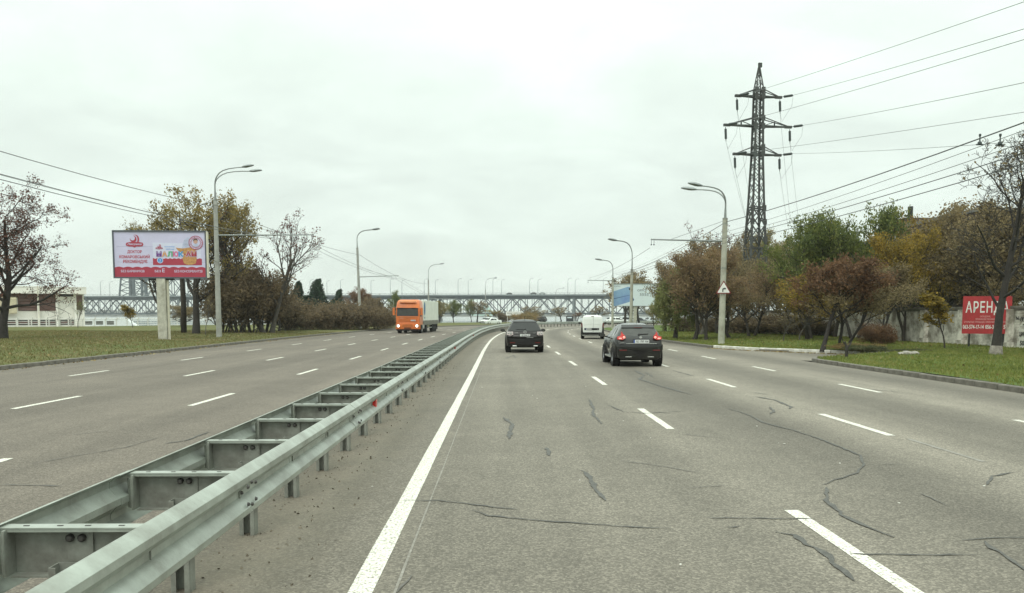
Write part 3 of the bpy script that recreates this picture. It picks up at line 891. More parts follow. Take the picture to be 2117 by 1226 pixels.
def grlink(name, me, s, u, z=0, par=gr):
    p = MED.at(s, u + GU); t = MED.tan(s)
    return link(name, me, par, (p.x + 2.25, p.y - 20, z), (0, 0, math.atan2(-t.x, t.y)))
s = S0 + 2.75; k = 0
rr = random.Random(4)
while s < S0 + 212:
    o = grlink('post', post_me, s, .02, .06); o.rotation_euler.x = rr.uniform(-.012, .012); o.rotation_euler.y = rr.uniform(-.008, .008)
    b = grlink('spreader_beam', spd_me, s, 0, .066)
    if s < S0 + 34:
        for dx in (-.030, .030): link('bolt', bolt_me, b, (dx, .048, .655))
        for dx in (-.24, -.07, .07, .24): link('slot_hole', slot_me, b, (dx, .03, .7225))
    s += 1.49; k += 1
sec = 4.47
s = S0 - 3.2; i = 0
while s < S0 + 120:
    for side in (1, -1):
        o = rail_mesh('rail', s - .16, s + sec + .02, side, 8 if s < S0 + 60 else 6)
        # successive lengths lap, so every other one stands a plate's thickness proud
        ob = o.mesh('rail', M['galv'], smooth=28)
        ob.transform(grm)
        q = link('rail', ob, gr, (side * .004 * (i % 2), 0, .002 * (i % 2)))
        if s < S0 + 30:
            for ds in (.02, .11, .20):
                for z in (.078, -.078, .0) if ds == .11 else (.06, -.06):
                    p = MED.at(s + ds, GU + side * (.345 + (.084 if abs(z) > .05 else .012)), WZ + z)
                    link('bolt', sbolt_me, q, (p.x + 2.25, p.y - 20, p.z), (0, 0, 0 if side > 0 else PI))
    s += sec; i += 1
for side in (1, -1):
    o = rail_mesh('rail', s - .1, S0 + 212, side, 90); ob = o.mesh('rail', M['galv'], smooth=28); ob.transform(grm); link('rail', ob, gr)
rf = MB(); rf.plate([(0, -.06, -.05), (0, .06, -.06), (0, .09, .05), (0, -.05, .06)], (.05, 0, 0)); rf_me = rf.mesh('red_reflector', M['reflector'])
for s in (S0 + 11.9, S0 + 32.4, S0 + 52.5):
    for side in (1,):
        p = MED.at(s, GU + side * (.357 + .0), WZ); link('red_reflector', rf_me, gr, (p.x + 2.25, p.y - 20, p.z))
# grit and clods along the foot of the posts
pos = []
for _ in range(900):
    s = S0 + 3 + nr.random() ** 1.6 * 30; u = .25 + nr.normal() * .28
    p = MED.at(s, u); pos.append((p.x, p.y, .006))
tag(link('grit', quads(np.array(pos), .022, pm('clods', (.16, .135, .10), .95, 0, .5, 30), 'grit', flat=.8, jitter=.8)), kind='stuff')
m = MB(); r2 = random.Random(8)
for _ in range(34):
    s = S0 + 3.5 + r2.random() ** 1.5 * 24; u = r2.uniform(-.2, 9); z = 0.004
    p = MED.at(s, u); q = r2.uniform(.008, .02)
    m.box((p.x, p.y, z + .003), (q * 1.5, q, .008), Matrix.Rotation(r2.uniform(0, 3), 3, 'Z'))
tag(m.build('stone_chip_debris', M['pale_stone']), kind='stuff')
# ------------------------------------------------------------------ lettering
def text_mesh(txt, w=None, h=None, mat=None, depth=.004, bold=0.0, shear=0.0, spacing=1.0):
    cu = bpy.data.curves.new('lettering', 'FONT')
    cu.body = txt; cu.align_x = 'CENTER'; cu.size = 1; cu.extrude = .5; cu.offset = bold; cu.shear = shear; cu.space_character = spacing
    cu.resolution_u = 2
    o = bpy.data.objects.new('lettering', cu); COL.objects.link(o)
    bpy.context.view_layer.update()
    me = bpy.data.meshes.new_from_object(o.evaluated_get(bpy.context.evaluated_depsgraph_get()))
    bpy.data.objects.remove(o); bpy.data.curves.remove(cu)
    n = len(me.vertices); co = np.zeros(n * 3); me.vertices.foreach_get('co', co); co = co.reshape(-1, 3)
    lo, hi = co.min(0), co.max(0); c = (lo + hi) / 2; sz = hi - lo
    sx = w / sz[0] if w else None; sy = h / sz[1] if h else None
    if sx is None: sx = sy
    if sy is None: sy = sx
    q = np.stack([(co[:, 0] - c[0]) * sx, -(co[:, 2] - c[2]) / max(sz[2], 1e-6) * depth, (co[:, 1] - c[1]) * sy], 1)
    me.vertices.foreach_set('co', q.ravel()); me.update()
    me.materials.clear(); me.materials.append(mat)
    bm = bmesh.new(); bm.from_mesh(me); bmesh.ops.recalc_face_normals(bm, faces=bm.faces); bm.to_mesh(me); bm.free()
    return me
def lettering(txt, c, parent, mat, w=None, h=None, rot=(0, 0, 0), name='lettering', **k):
    return link(name, text_mesh(txt, w, h, mat, **k), parent, c, rot)
def disc(r0, r1, mat, parent, c, name, k=28, depth=.006, sx=1.0):
    m = MB()
    for i in range(k):
        a, b = 2 * PI * i / k, 2 * PI * (i + 1) / k
        P = [(r1 * math.cos(a) * sx, 0, r1 * math.sin(a)), (r1 * math.cos(b) * sx, 0, r1 * math.sin(b)), (r0 * math.cos(b) * sx, 0, r0 * math.sin(b)), (r0 * math.cos(a) * sx, 0, r0 * math.sin(a))]
        m.face([(x, -depth, z) for x, _, z in P])
        m.face([(P[0][0], -depth, P[0][2]), (P[1][0], -depth, P[1][2]), (P[1][0], 0, P[1][2]), (P[0][0], 0, P[0][2])])
    return m.build(name, mat, parent, loc=c)
def flat(pts, mat, parent, y, name, d=.004):
    """a printed shape on a board: outline in (x, z), standing d proud of y"""
    m = MB(); m.plate([(x, 0, z) for x, z in pts], (0, -d, 0))
    return m.build(name, mat, parent, loc=(0, y, 0))

# ------------------------------------------------------------------ street lamps
def street_lamp(x, y, z, hc, hl_, side, reach, arm_z, arm_len, label, r0=.19, r1=.12, lean=(0, 0), sway=0.0, heads=2, old=True, group='street lamps along the road', joint=None, spread=.16):
    t = thing('street_lamp', label, 'street lamp', (x, y, z), 0, group)
    t.rotation_euler = (lean[0], lean[1], sway)
    cm = M['concrete_old'] if old else M['concrete']
    m = MB(); m.tube([(0, 0, -.3), (0, 0, hc * .5), (0, 0, hc)], [r0, (r0 + r1) / 2, r1], 14)
    m.build('pole', cm, t, smooth=60)
    m = MB()
    for zz in ([joint] if joint else []) + [hc - .02, hc * .96]: 
        rr_ = r0 + (r1 - r0) * zz / hc + .012
        m.lathe([(rr_ - .02, zz - .05), (rr_, zz - .05), (rr_, zz + .05), (rr_ - .02, zz + .05)], k=12)
    m.build('band', M['galv_dark'], t)
    m = MB(); m.tube([(0, 0, hc - .1), (0, 0, hc + .55)], [.085, .06], 10); m.build('pipe_socket', M['pipe'], t, smooth=60)
    ends = []
    for i in range(heads):
        dy = (i - .5 * (heads - 1)) * 2 * spread if heads > 1 else 0
        P = []
        hz = hl_ - hc
        for k in range(13):
            q = k / 12
            if q < .45: a = q / .45; P.append((0, 0, hc + .4 + (hz * .62 - .4) * a))
            else:
                a = (q - .45) / .55
                P.append((side * reach * (1 - math.cos(a * PI / 2)) ** .9 if a < .5 else side * reach * (.155 ** 1 + (a - .5) * 1.69 * 1.0), dy * a * reach * .9, hc + hz * .62 + hz * .38 * math.sin(min(1, a * 1.15) * PI / 2)))
        # smooth over the joins
        for _ in range(3):
            P = [P[0]] + [tuple((P[j - 1][c] + 2 * P[j][c] + P[j + 1][c]) / 4 for c in range(3)) for j in range(1, len(P) - 1)] + [P[-1]]
        m = MB(); m.tube(P, [.055 - .02 * (j / 12) for j in range(13)], 8)
        m.build('lamp_arm', M['pipe'], t, smooth=60)
        e = Vector(P[-1]); d = (e - Vector(P[-3])).normalized(); d = (d + Vector((0, 0, .05))).normalized()
        hm = MB(); s_ = d.cross(Vector((0, 0, 1))).normalized(); up = s_.cross(d)
        rings = []
        for a, wx, wz in ((-.10, .04, .04), (.0, .09, .07), (.15, .16, .11), (.45, .19, .125), (.72, .15, .10), (.90, .06, .045)):
            c = e + d * a
            rings.append([c + s_ * wx * math.cos(q) + up * (wz * math.sin(q) * (1.0 if math.sin(q) > 0 else .62)) for q in [2 * PI * j / 10 for j in range(10)]])
        hm.loft(rings); ho = hm.build('lamp_head', M['lamp_body'], t, smooth=50)
        lm = MB(); c = e + d * .36 - up * .055
        lm.loft([[c + d * (.22 * math.cos(q)) * k_ + s_ * (.10 * math.sin(q)) * k_ - up * (.02 if k_ < 1 else -.01) for q in [2 * PI * j / 12 for j in range(12)]] for k_ in (1, .8)])
        lm.build('lamp_glass', M['glass_grey'], ho)
    if arm_len:
        m = MB(); m.tube([(side * .1, 0, arm_z), (side * arm_len, 0, arm_z + .05)], [.055, .04], 8)
        ao = m.build('bracket_arm', M['pipe'], t, smooth=60)
        m = MB(); m.tube([(side * .1, 0, arm_z + 1.2), (side * arm_len * .72, 0, arm_z + .08)], .010, 5); m.build('stay_wire', M['wire'], ao)
        for f in (.955, .99) if arm_len < 5 else (.82, .93):
            m = MB(); px_ = side * arm_len * f
            m.tube([(px_, 0, arm_z), (px_, 0, arm_z - .22)], .012, 5); m.lathe([(.0, -.02), (.04, -.015), (.045, .02), (.03, .05), (.0, .06)], c=(px_, 0, arm_z - .28), k=8)
            m.build('insulator', M['insul'], ao)
    return t
p1 = A(450, 700, 64.4)
street_lamp(-21.3, 64.4, .25, 10.15, 12.4, 1, 2.35, 7.55, 7.25, 'tall concrete lamp post close beside the ice cream billboard', r0=.205, r1=.15, lean=(0, .0), joint=5.6, old=False, spread=.42)
street_lamp(-18.4, 111, .2, 10.3, 12.6, 1, 2.1, 6.6, 5.2, 'concrete lamp post rising out of the brown roadside shrubs', r0=.20, r1=.14, lean=(0, R(-1.4)), old=False)
street_lamp(-15.8, 184, .2, 9.2, 12.6, 1, 2.5, 5.2, 6.2, 'grey lamp post standing up behind the orange lorry', r0=.19, r1=.13, old=False)
street_lamp(-4.7, 243, .0, 9.0, 12.4, 1, 2.4, 0, 0, 'slim far lamp post in front of the bridge, left of the pale sedan', r0=.17, r1=.12, old=False)
street_lamp(20, 318, -1.5, 10.0, 13.4, 1, 2.4, 0, 0, 'farthest slim lamp post in front of the bridge, right of the black car', r0=.17, r1=.12, old=False)
r1_ = G(1491, 710, .15)
street_lamp(r1_.x, r1_.y, .15, 7.5, 9.3, -1, 1.65, 6.15, 4.45, 'concrete lamp post with two heads and a triangular warning sign on the right lawn', r0=.20, r1=.145, lean=(0, R(.7)), joint=4.55, spread=.5)
street_lamp(13.6, 90, .15, 6.5, 9.5, -1, 1.7, 0, 0, 'concrete lamp post standing in front of the phone billboard', r0=.19, r1=.14, lean=(0, R(.5)))
r3_ = G(1266, 679, .15)
street_lamp(r3_.x, r3_.y, .15, 6.6, 8.85, -1, 1.45, 6.2, 3.3, 'dark lamp post on the tip of the right lawn, nearest the white van', r0=.16, r1=.12)

# ------------------------------------------------------------------ warning sign on the right-hand lamp post
sg = thing('warning_sign', 'triangular bend warning sign fixed to the right concrete lamp post', 'road sign', (r1_.x + .02, r1_.y - .23, 3.42), R(-8))
def tri(s):
    h = s * math.sqrt(3) / 2
    P = [(-s / 2, -h / 3), (s / 2, -h / 3), (0, h * 2 / 3)]
    out = []
    for i in range(3):
        a, b, c = Vector(P[i - 1]), Vector(P[i]), Vector(P[(i + 1) % 3])
        for k in range(5):
            q = k / 4; p = b + (a - b).normalized() * .05 * s * (1 - q) + (c - b).normalized() * .05 * s * q
            out.append((p.x, p.y))
    return out
flat(tri(.92), M['sign_red'], sg, 0, 'border', .012)
flat(tri(.74), M['sign_white'], sg, -.013, 'face')
flat([(-.075, -.16), (-.075, .0), (-.05, .055), (.0, .07), (.06, .07), (.06, .115), (.15, .035), (.06, -.045), (.06, .0), (.02, .0), (-.005, -.02), (-.01, -.05), (-.01, -.16)], M['ink'], sg, -.018, 'arrow')
m = MB(); m.box((0, .02, .05), (.06, .03, .7)); m.build('bracket', M['galv_dark'], sg)
m = MB(); m.box((0, .25, 0), (.5, .02, .05)); m.box((0, .25, .3), (.5, .02, .05))

# ------------------------------------------------------------------ left billboard
bb_p = G(336, 702, .25)
bb = thing('billboard', 'large lilac and red ice cream billboard on a peeling white post', 'billboard', (bb_p.x, bb_p.y, .2), R(3))
m = MB(); m.tube([(-.12, .18, -.3), (-.12, .18, 4.0)], [.40, .40], 4)
pm_o = MB(); pm_o.box((0, .25, 1.9), (.58, .52, 4.4)); pm_o.build('post', M['peeling'], bb, bevel=.03)
pm_o = MB(); pm_o.box((.36, .30, 1.95), (.10, .22, 4.3)); pm_o.build('post_channel', M['cream_metal'], bb)
BW, BH, BZ = 6.0, 3.04, 5.65
m = MB()
for zz in (-.5, .5): m.box((0, .32, BZ + zz), (BW - .3, .08, .12))
m.box((0, .25, BZ - BH / 2 - .10), (1.6, .3, .10)); m.build('support_frame', M['dark_metal'], bb)
for i in range(3): bx('poster_panel', (0, .06, BZ - BH / 3 + i * BH / 3), (BW - .14, .05, BH / 3 - .008), M['poster_white'], bb)
m = MB()
for zz in (-1, 1): m.box((0, .05, BZ + zz * BH / 2), (BW + .02, .16, .09))
for xx in (-1, 1): m.box((xx * (BW / 2 - .03), .05, BZ), (.08, .15, BH - .09))
m.build('frame', M['poster_frame'], bb)
bx('side_edge', (BW / 2 + .06, .12, BZ), (.07, .30, BH), M['cream_metal'], bb)
py0 = .033
# poster coordinates: survey of the print in px (176..1920 across, 140..1000 down) -> metres
def q(x, y): return ((x - 1050) / 1755 * BW, BZ + (570 - y) / 885 * BH)
wav = [q(186, 985), q(1908, 985)]
xs_ = np.linspace(1908, 186, 130)
wav += [q(x, 812 - 20 * abs(math.sin((x - 186) / 172 * PI * 1.0)) + 12) for x in xs_]
m = MB(); bot = BZ - BH / 2 + .05
for a, b in zip(wav[2:], wav[3:]): m.plate([(b[0], 0, bot), (a[0], 0, bot), (a[0], 0, a[1]), (b[0], 0, b[1])], (0, -.003, 0))
m.build('red_band', M['poster_red'], bb, loc=(0, py0, 0))
def bt(txt, x0, x1, y0, y1, mat, off=.0, **k):
    c = q((x0 + x1) / 2, (y0 + y1) / 2); 
    return lettering(txt, (c[0], py0 - .006 - off, c[1]), bb, mat, w=(x1 - x0) / 1755 * BW, h=(y1 - y0) / 885 * BH, **k)
bt('ДОКТОР', 440, 712, 490, 558, M['poster_red_text'], bold=.02)
bt('КОМАРОВСЬКИЙ', 288, 858, 572, 645, M['poster_red_text'], bold=.02)
bt('РЕКОМЕНДУЄ', 358, 812, 672, 748, M['poster_red_text'], bold=.02)
bt('БЕЗ БАРВНИКІВ', 310, 750, 866, 912, M['poster_white'], bold=.015)
bt('БЕЗ', 945, 1062, 866, 910, M['poster_white'], bold=.015)
bt('Е', 1085, 1132, 838, 910, M['poster_white'], bold=.02)
bt('БЕЗ КОНСЕРВАНТІВ', 1315, 1845, 864, 912, M['poster_white'], bold=.015)
def logo(x, y, s, par_off=0):
    c = q(x, y); k = BW / 1755 * s
    o = disc(0, 62 * k, M['poster_red'], bb, (c[0] - 20 * k, py0 - .006 - par_off, c[1] + 60 * k), 'logo_ball')
    disc(0, 45 * k, M['poster_white'], bb, (c[0] - 32 * k, py0 - .013 - par_off, c[1] + 78 * k), 'logo_shine')
    P = []
    for i in range(13): a = R(110 - i * 16); P.append((c[0] + 20 * k + 72 * k * math.cos(a), c[1] + 55 * k + 88 * k * math.sin(a)))
    for i in range(13): a = R(-82 + i * 16); P.append((c[0] + 8 * k + 52 * k * math.cos(a), c[1] + 55 * k + 80 * k * math.sin(a)))
    flat(P, M['poster_red'], bb, py0 - .006 - par_off, 'logo_crescent')
    P = [(c[0] + x_ * k, c[1] + z_ * k) for x_, z_ in ((-165, -40), (-150, -12), (-90, 2), (0, 6), (90, 4), (150, -8), (168, -40), (150, -75), (90, -84), (40, -82), (0, -102), (-40, -84), (-90, -84), (-150, -72))]
    flat(P, M['poster_red'], bb, py0 - .010 - par_off, 'logo_ribbon')
    lettering('Ласунка', (c[0], py0 - .019 - par_off, c[1] - 40 * k), bb, M['poster_white'], w=275 * k, h=48 * k, bold=.02, shear=.25)
logo(580, 340, 1.0)
# the wrapped ice cream on the poster
P = [q(x, y) for x, y in ((920, 345), (1830, 360), (1825, 640), (1845, 775), (1500, 768), (1200, 762), (910, 780), (925, 650))]
flat(P, pm('wrapper_white', (.60, .61, .76), .5, 0, .04), bb, py0 - .001, 'wrapper')
P = [q(x, 655 - 14 * abs(math.sin(x / 80 * PI))) for x in np.linspace(1840, 915, 100)]
m = MB(); zb = q(0, 772)[1]
for a, b in zip(P, P[1:]): m.plate([(b[0], 0, zb), (a[0], 0, zb), (a[0], 0, a[1]), (b[0], 0, b[1])], (0, -.003, 0))
m.build('wrapper_red_band', M['poster_red'], bb, loc=(0, py0 - .006, 0))
logo(1040, 435, .42, .004)
pbl = pm('pale_blue_print', (.28, .42, .72), .5)
bt('пломбір', 1140, 1335, 405, 440, pbl, .004, bold=.03)
bt('ванільний', 1165, 1325, 450, 482, pbl, .004, bold=.03)
waff = pm('waffle_print', (.46, .24, .09), .6, 0, .35, 9)
ice = pm('ice_cream_print', (.42, .45, .60), .5, 0, .25, 5)
P = [q(1640 + 120 * math.cos(a) - 40, 430 - 185 * max(0, math.sin(a))) for a in np.linspace(0, PI, 20)] + [q(1440, 470), q(1720, 470)]
flat(P, ice, bb, py0 - .008, 'ice_cream')
P = [q(x, y) for x, y in ((1355, 440), (1480, 455), (1640, 430), (1750, 450), (1740, 520), (1735, 600), (1745, 650), (1725, 735), (1650, 765), (1560, 765), (1500, 735), (1475, 650), (1500, 560), (1390, 490))]
flat(P, waff, bb, py0 - .012, 'waffle_cup')
mal = [('М', (.16, .05, .25)), ('А', (.62, .30, .10)), ('Л', (.08, .36, .20)), ('Ю', (.60, .13, .28)), ('К', (.05, .28, .55))]
x = 985
for ch, c in mal:
    bt(ch, x - 7, x + 107, 502, 620, M['poster_white'], .008, bold=.09)
    bt(ch, x, x + 100, 510, 612, pm('letter_' + str(x), c, .5), .013, bold=.05); x += 104
for ch, x in (('А', 1540), ('М', 1645)):
    bt(ch, x - 7, x + 107, 498, 615, M['poster_white'], .012, bold=.09)
    bt(ch, x, x + 100, 506, 607, M['poster_red'], .017, bold=.05)
bt('-', 1505, 1535, 555, 575, M['poster_red'], .013, bold=.03)
c = q(1052, 682); kk = BW / 1755
disc(0, 58 * kk, M['poster_white'], bb, (c[0], py0 - .012, c[1]), 'round_badge'); disc(0, 44 * kk, pm('badge_blue', (.05, .28, .62), .5), bb, (c[0], py0 - .018, c[1]), 'round_badge')
lettering('3', (c[0], py0 - .026, c[1]), bb, M['poster_white'], h=50 * kk, bold=.02)
c = q(1735, 345)
disc(0, 132 * kk, M['poster_white'], bb, (c[0], py0 - .018, c[1]), 'stamp_ground'); disc(122 * kk, 134 * kk, M['poster_red'], bb, (c[0], py0 - .024, c[1]), 'stamp_ring', 40)
disc(84 * kk, 92 * kk, M['poster_red'], bb, (c[0], py0 - .024, c[1]), 'stamp_ring', 40)
for i in range(22):
    a = 2 * PI * i / 22 + .1
    link('stamp_letter', text_mesh('ДОКТОРРЕКОМЕНДУЄДІТЯМ.'[i], None, 22 * kk, M['poster_red'], bold=.03), bb, (c[0] + 106 * kk * math.cos(PI / 2 - a), py0 - .026, c[1] + 106 * kk * math.sin(PI / 2 - a)), (0, a, 0))
skin = pm('print_skin', (.50, .31, .25), .6, 0, .2, 8)
disc(0, 40 * kk, skin, bb, (c[0] - 4 * kk, py0 - .026, c[1] + 20 * kk), 'portrait_head', 20)
P = [(c[0] + x_ * kk, c[1] + z_ * kk) for x_, z_ in ((-46, 25), (-44, 62), (-15, 80), (20, 78), (40, 58), (38, 30), (28, 48), (-10, 54), (-32, 42))]
flat(P, pm('print_hair', (.09, .06, .05), .6), bb, py0 - .033, 'portrait_hair')
P = [(c[0] + x_ * kk, c[1] + z_ * kk) for x_, z_ in ((-70, -55), (-45, -25), (-10, -18), (30, -22), (58, -50), (20, -78), (-30, -78))]
flat(P, ice, bb, py0 - .026, 'portrait_shoulders')

# ------------------------------------------------------------------ phone billboard on the right
b2p = A(1312, 640, 112)
b2 = thing('billboard', 'pale blue phone billboard partly behind the willow', 'billboard', (b2p.x, b2p.y, .1), R(-3))
m = MB(); m.box((.1, .25, 2.0), (.42, .4, 4.6)); m.build('post', M['peeling'], b2)
B2W, B2H = 6.0, 2.92; B2Z = CAM_H + (652 - 610) * 112 / 1766 - .1
for i in range(3): bx('poster_panel', ((i - 1) * B2W / 3, .06, B2Z), (B2W / 3 - .008, .05, B2H - .1), M['oppo_pale'], b2)
m = MB()
for zz in (-1, 1): m.box((0, .05, B2Z + zz * B2H / 2), (B2W + .02, .16, .08))
for xx in (-1, 1): m.box((xx * (B2W / 2 - .03), .05, B2Z), (.08, .15, B2H - .09))
m.build('frame', M['pipe'], b2)
def q2(x, y): return ((x - 625) / 925 * B2W, B2Z + (404 - y) / 450 * B2H)
flat([q2(x, y) for x, y in ((170, 480), (170, 355), (185, 335), (480, 240), (545, 240), (575, 300), (575, 375), (560, 395))], M['oppo_blue'], b2, py0, 'phone_print')
flat([q2(x, y) for x, y in ((170, 492), (520, 408), (575, 400), (612, 500), (600, 520), (250, 622), (170, 622))], M['oppo_blue'], b2, py0, 'phone_print')
flat([q2(x, y) for x, y in ((170, 480), (560, 395), (575, 400), (520, 410), (170, 494))], M['oppo_navy'], b2, py0 - .005, 'phone_edge')
flat([q2(x, y) for x, y in ((560, 480), (600, 470), (614, 500), (598, 524), (555, 515))], M['oppo_navy'], b2, py0 - .005, 'phone_corner')
flat([q2(x, y) for x, y in ((505, 268), (530, 262), (535, 300), (510, 306))], M['ink'], b2, py0 - .005, 'camera_print')
grey_p = pm('grey_print', (.16, .18, .20), .5)
def bt2(txt, x0, x1, y0, y1, **k):
    c = q2((x0 + x1) / 2, (y0 + y1) / 2); lettering(txt, (c[0], py0 - .006, c[1]), b2, grey_p, w=(x1 - x0) / 925 * B2W, h=(y1 - y0) / 450 * B2H, **k)
bt2('OPPO', 212, 335, 220, 242)
bt2('OPPO', 675, 845, 290, 335, bold=.01)
bt2('5555', 725, 905, 368, 420, bold=.01)

# ------------------------------------------------------------------ brick wall along the right lawn, whitewashed, with piers
WX = 25.4
bw = thing('brick_wall', 'long whitewashed brick wall with piers behind the right lawn', 'wall', (WX, 40, .1))
Y0, Y1, WHt = 20.2, 84.0, 2.12
m = MB(); m.box((.14, (Y1 + Y0) / 2 - 40, WHt / 2 - .1), (.20, Y1 - Y0, WHt + .2)); m.build('wall_core', M['mortar'], bw)
m = MB(); m.box((.13, (Y1 + Y0) / 2 - 40, WHt + .05), (.42, Y1 - Y0, .10)); m.box((.13, (Y1 + Y0) / 2 - 40, WHt - .05), (.36, Y1 - Y0, .08)); m.build('coping', M['kerb'], bw)
piers = [21.1 + 4.25 * i for i in range(15)]
def bricks(y0, y1, x, z1, seed, lo=1.0, face=True):
    r = random.Random(seed); m = MB(); zz = .02; row = 0; out = []
    while zz < z1 - .05:
        y = y0 - (row % 2) * .125
        while y < y1:
            a, b = max(y, y0) + .006, min(y + .25, y1) - .006
            if b - a > .03: 
                p = r.uniform(0, .014); m.box((x - p / 2 + .02, (a + b) / 2 - 40, zz + .0325), (.05 + p, b - a, .063))
            y += .25
        zz += .076; row += 1
    return m
for i in range(len(piers) - 1):
    m = bricks(piers[i] + .32, piers[i + 1] - .32, 0, WHt - .09, i)
    tag(m.build('brickwork', M['brick_white'], bw), kind='stuff')
for i, y in enumerate(piers):
    po = bx('pier', (-.06, y - 40, .98), (.34, .62, 2.16), M['brick_white'], bw, bevel=.012)
    if y < 60:
        bx('pier_plinth', (0, 0, -.80), (.44, .70, .46), M['brick_white'], po, bevel=.015)
# the whitened patch with painted words nearest the tree
m = MB(); m.plate([(-.005, y - 40, z) for y, z in ((41.75, .12), (41.65, .75), (41.60, 1.2), (41.35, 1.42), (40.9, 1.44), (40.55, 1.25), (40.5, .6), (40.55, .18), (41.2, .10))], (-.012, 0, 0))
m.build('painted_patch', M['wall_patch'], bw)
for txt, z, w, h in (('ПАО', 1.22, .46, .24), ('ЦИНКАД', .82, 1.0, .26), ('50-86', .40, .80, .25)):
    lettering(txt, (-.024, 1.06, z), bw, M['graffiti'], w=w, h=h, rot=(0, 0, -PI / 2), bold=.03, name='painted_lettering')
rg = random.Random(2)
for k in range(5):
    P = []; y, z = 1.85 - .22 * k, 1.62 - .03 * k
    for j in range(7): P.append((-.03, y - .035 * j + rg.uniform(-.05, .05), z + rg.uniform(-.12, .12)))
    m = MB(); m.tube(P, .014, 4); m.build('scrawl', M['graffiti'], bw)

# red rental board in front of the wall
rbp = A(2040, 700, 42.6)
rb = thing('rental_board', 'big red board with white lettering in front of the brick wall', 'sign board', (rbp.x - .05, 42.6, .25), R(-14))
RW, RH, RZ = 2.24, 1.88, 1.62
m = MB()
for xx in (-.75, .8): m.box((xx, .06, .9), (.07, .07, 1.9))
m.build('legs', M['dark_metal'], rb)
for i in range(2): bx('panel', ((i - .5) * RW / 2, 0, RZ), (RW / 2 - .004, .03, RH), M['red_board'], rb)
def q3(x, y): return ((x - 553) / 775 * RW, RZ + (430 - y) / 640 * RH)
def bt3(txt, x0, x1, y0, y1, mat='white_print', **k):
    c = q3((x0 + x1) / 2, (y0 + y1) / 2); lettering(txt, (c[0], -.019, c[1]), rb, M[mat], w=(x1 - x0) / 775 * RW, h=(y1 - y0) / 640 * RH, **k)
bt3('АРЕНДА', 212, 892, 195, 432, bold=.012, spacing=1.12)
bt3('СКЛАДСКИЕ,', 445, 615, 440, 475, 'pink_print', bold=.02)
bt3('ПРОИЗВОДСТВЕННЫЕ', 375, 680, 487, 520, 'pink_print', bold=.02)
bt3('ОТКРЫТЫЕ ПЛОЩАДИ, ОФИСНЫЕ ПОМЕЩЕНИЯ', 195, 880, 532, 570, 'pink_print', bold=.02)
bt3('063-574-17-14', 178, 510, 598, 668, bold=.02)
bt3('056-376', 535, 730, 598, 668, bold=.02)
bt3('58', 822, 888, 598, 668, bold=.02)

# ------------------------------------------------------------------ building behind the right-hand trees
ib = thing('industrial_building', 'grey gabled industrial roof with a dark brick stack above the trees', 'building', (38.9, 92, .1))
wxa = A(1832, 500, 92); 
m = MB(); m.box((-.2, 0, 4.3), (7.0, 26, 8.6)); m.build('wall', M['brick_dark'], ib)
m = MB(); m.plate([(-4.2, -13.4, 8.6), (3.8, -13.4, 8.6), (3.8, -13.4, 9.6), (2.6, -13.4, 10.0), (1.0, -13.4, 9.9), (-4.2, -13.4, 8.8)], (0, 26.8, 0)); ro = m.build('roof', M['roof_grey'], ib)
bx('roof_house', (1.0, -8, 10.3), (2.9, 4.4, 1.5), M['brick_dark'], ro)
bx('chimney', (.8, -8.6, 11.5), (.34, .4, 1.6), M['dark_metal'], ro)
bx('roof_house', (-1.2, -8.6, 9.6), (1.0, 3, 1.4), M['brick_dark'], ro)
bld2 = thing('industrial_building', 'dark flat-topped building showing above the leaves at the right edge', 'building', (34.9, 66, .1))
bx('wall', (0, 0, 4.5), (3.2, 12, 9.0), M['brick_dark'], bld2)
bx('parapet', (0, 0, 9.12), (3.4, 12.3, .24), M['roof_grey'], bld2)

# ------------------------------------------------------------------ pavilion on the left
pv = thing('pavilion', 'low cream flat-roofed pavilion with brown shutters by the river', 'building', (-62.2, 128, .0), R(30))
def pvx(px): return (px - 182) / 13.75 * .87
def pvz(py): return CAM_H + (652 - py) / 13.75
ytop, ybot = pvz(597), .1
m = MB(); m.box((-45, 6, (ytop + ybot) / 2), (90, 12, ytop - ybot)); m.build('wall', M['stucco'], pv)
m = MB(); m.box((-45, 5.5, ytop + .04), (90.6, 13.6, .22)); m.build('roof', M['stucco'], pv)
m = MB(); m.box((-45, -.55, pvz(607) + .33), (90.5, 1.5, .95)); m.build('fascia', M['stucco'], pv)
def shutter(x0, x1, y0, y1, n=0, mat='brown_panel', name='shutter'):
    X0, X1, Z0, Z1 = pvx(x0), pvx(x1), pvz(y1), pvz(y0)
    o = bx(name, ((X0 + X1) / 2, -.02, (Z0 + Z1) / 2), (X1 - X0, .10, Z1 - Z0), M[mat], pv)
    for i in range(n):
        z = (Z1 - Z0) * ((i + .5) / n - .5)
        bx('slat', (0, -.09, z), (X1 - X0 - .3, .10, (Z1 - Z0) / n * .62), M[mat], o, rot=(R(-18), 0, 0))
    return o
shutter(47, 85.5, 607, 643, 6); shutter(88, 123, 608, 643); shutter(166, 178.5, 611, 641); shutter(131, 160, 609, 614, 0, 'dark_metal', 'vent_window')
shutter(-60, -4, 607, 640, 6); shutter(-4, 48, 606, 617)
bx('awning', (pvx(27), -.6, pvz(632)), (2.2, 1.0, 2.2), pm('cream_awning', (.62, .56, .40), .8), pv, rot=(R(14), 0, 0))
for x0, x1 in ((-50, -12), (-6, 18), (22, 42), (46, 65), (68, 85), (90, 106), (109, 121), (131, 146), (149, 159)):
    o = shutter(x0, x1, 661, 671, 0, 'glass_grey', 'low_window'); bx('louvre_panel', (0, -.07, -.05), (pvx(x1) - pvx(x0) - .1, .04, .3), M['brown_panel'], o)
for x0 in (87, 124.5, 163): bx('pilaster', (pvx(x0), -.35, 1.9), (.28, .5, 3.8), M['stucco'], pv)
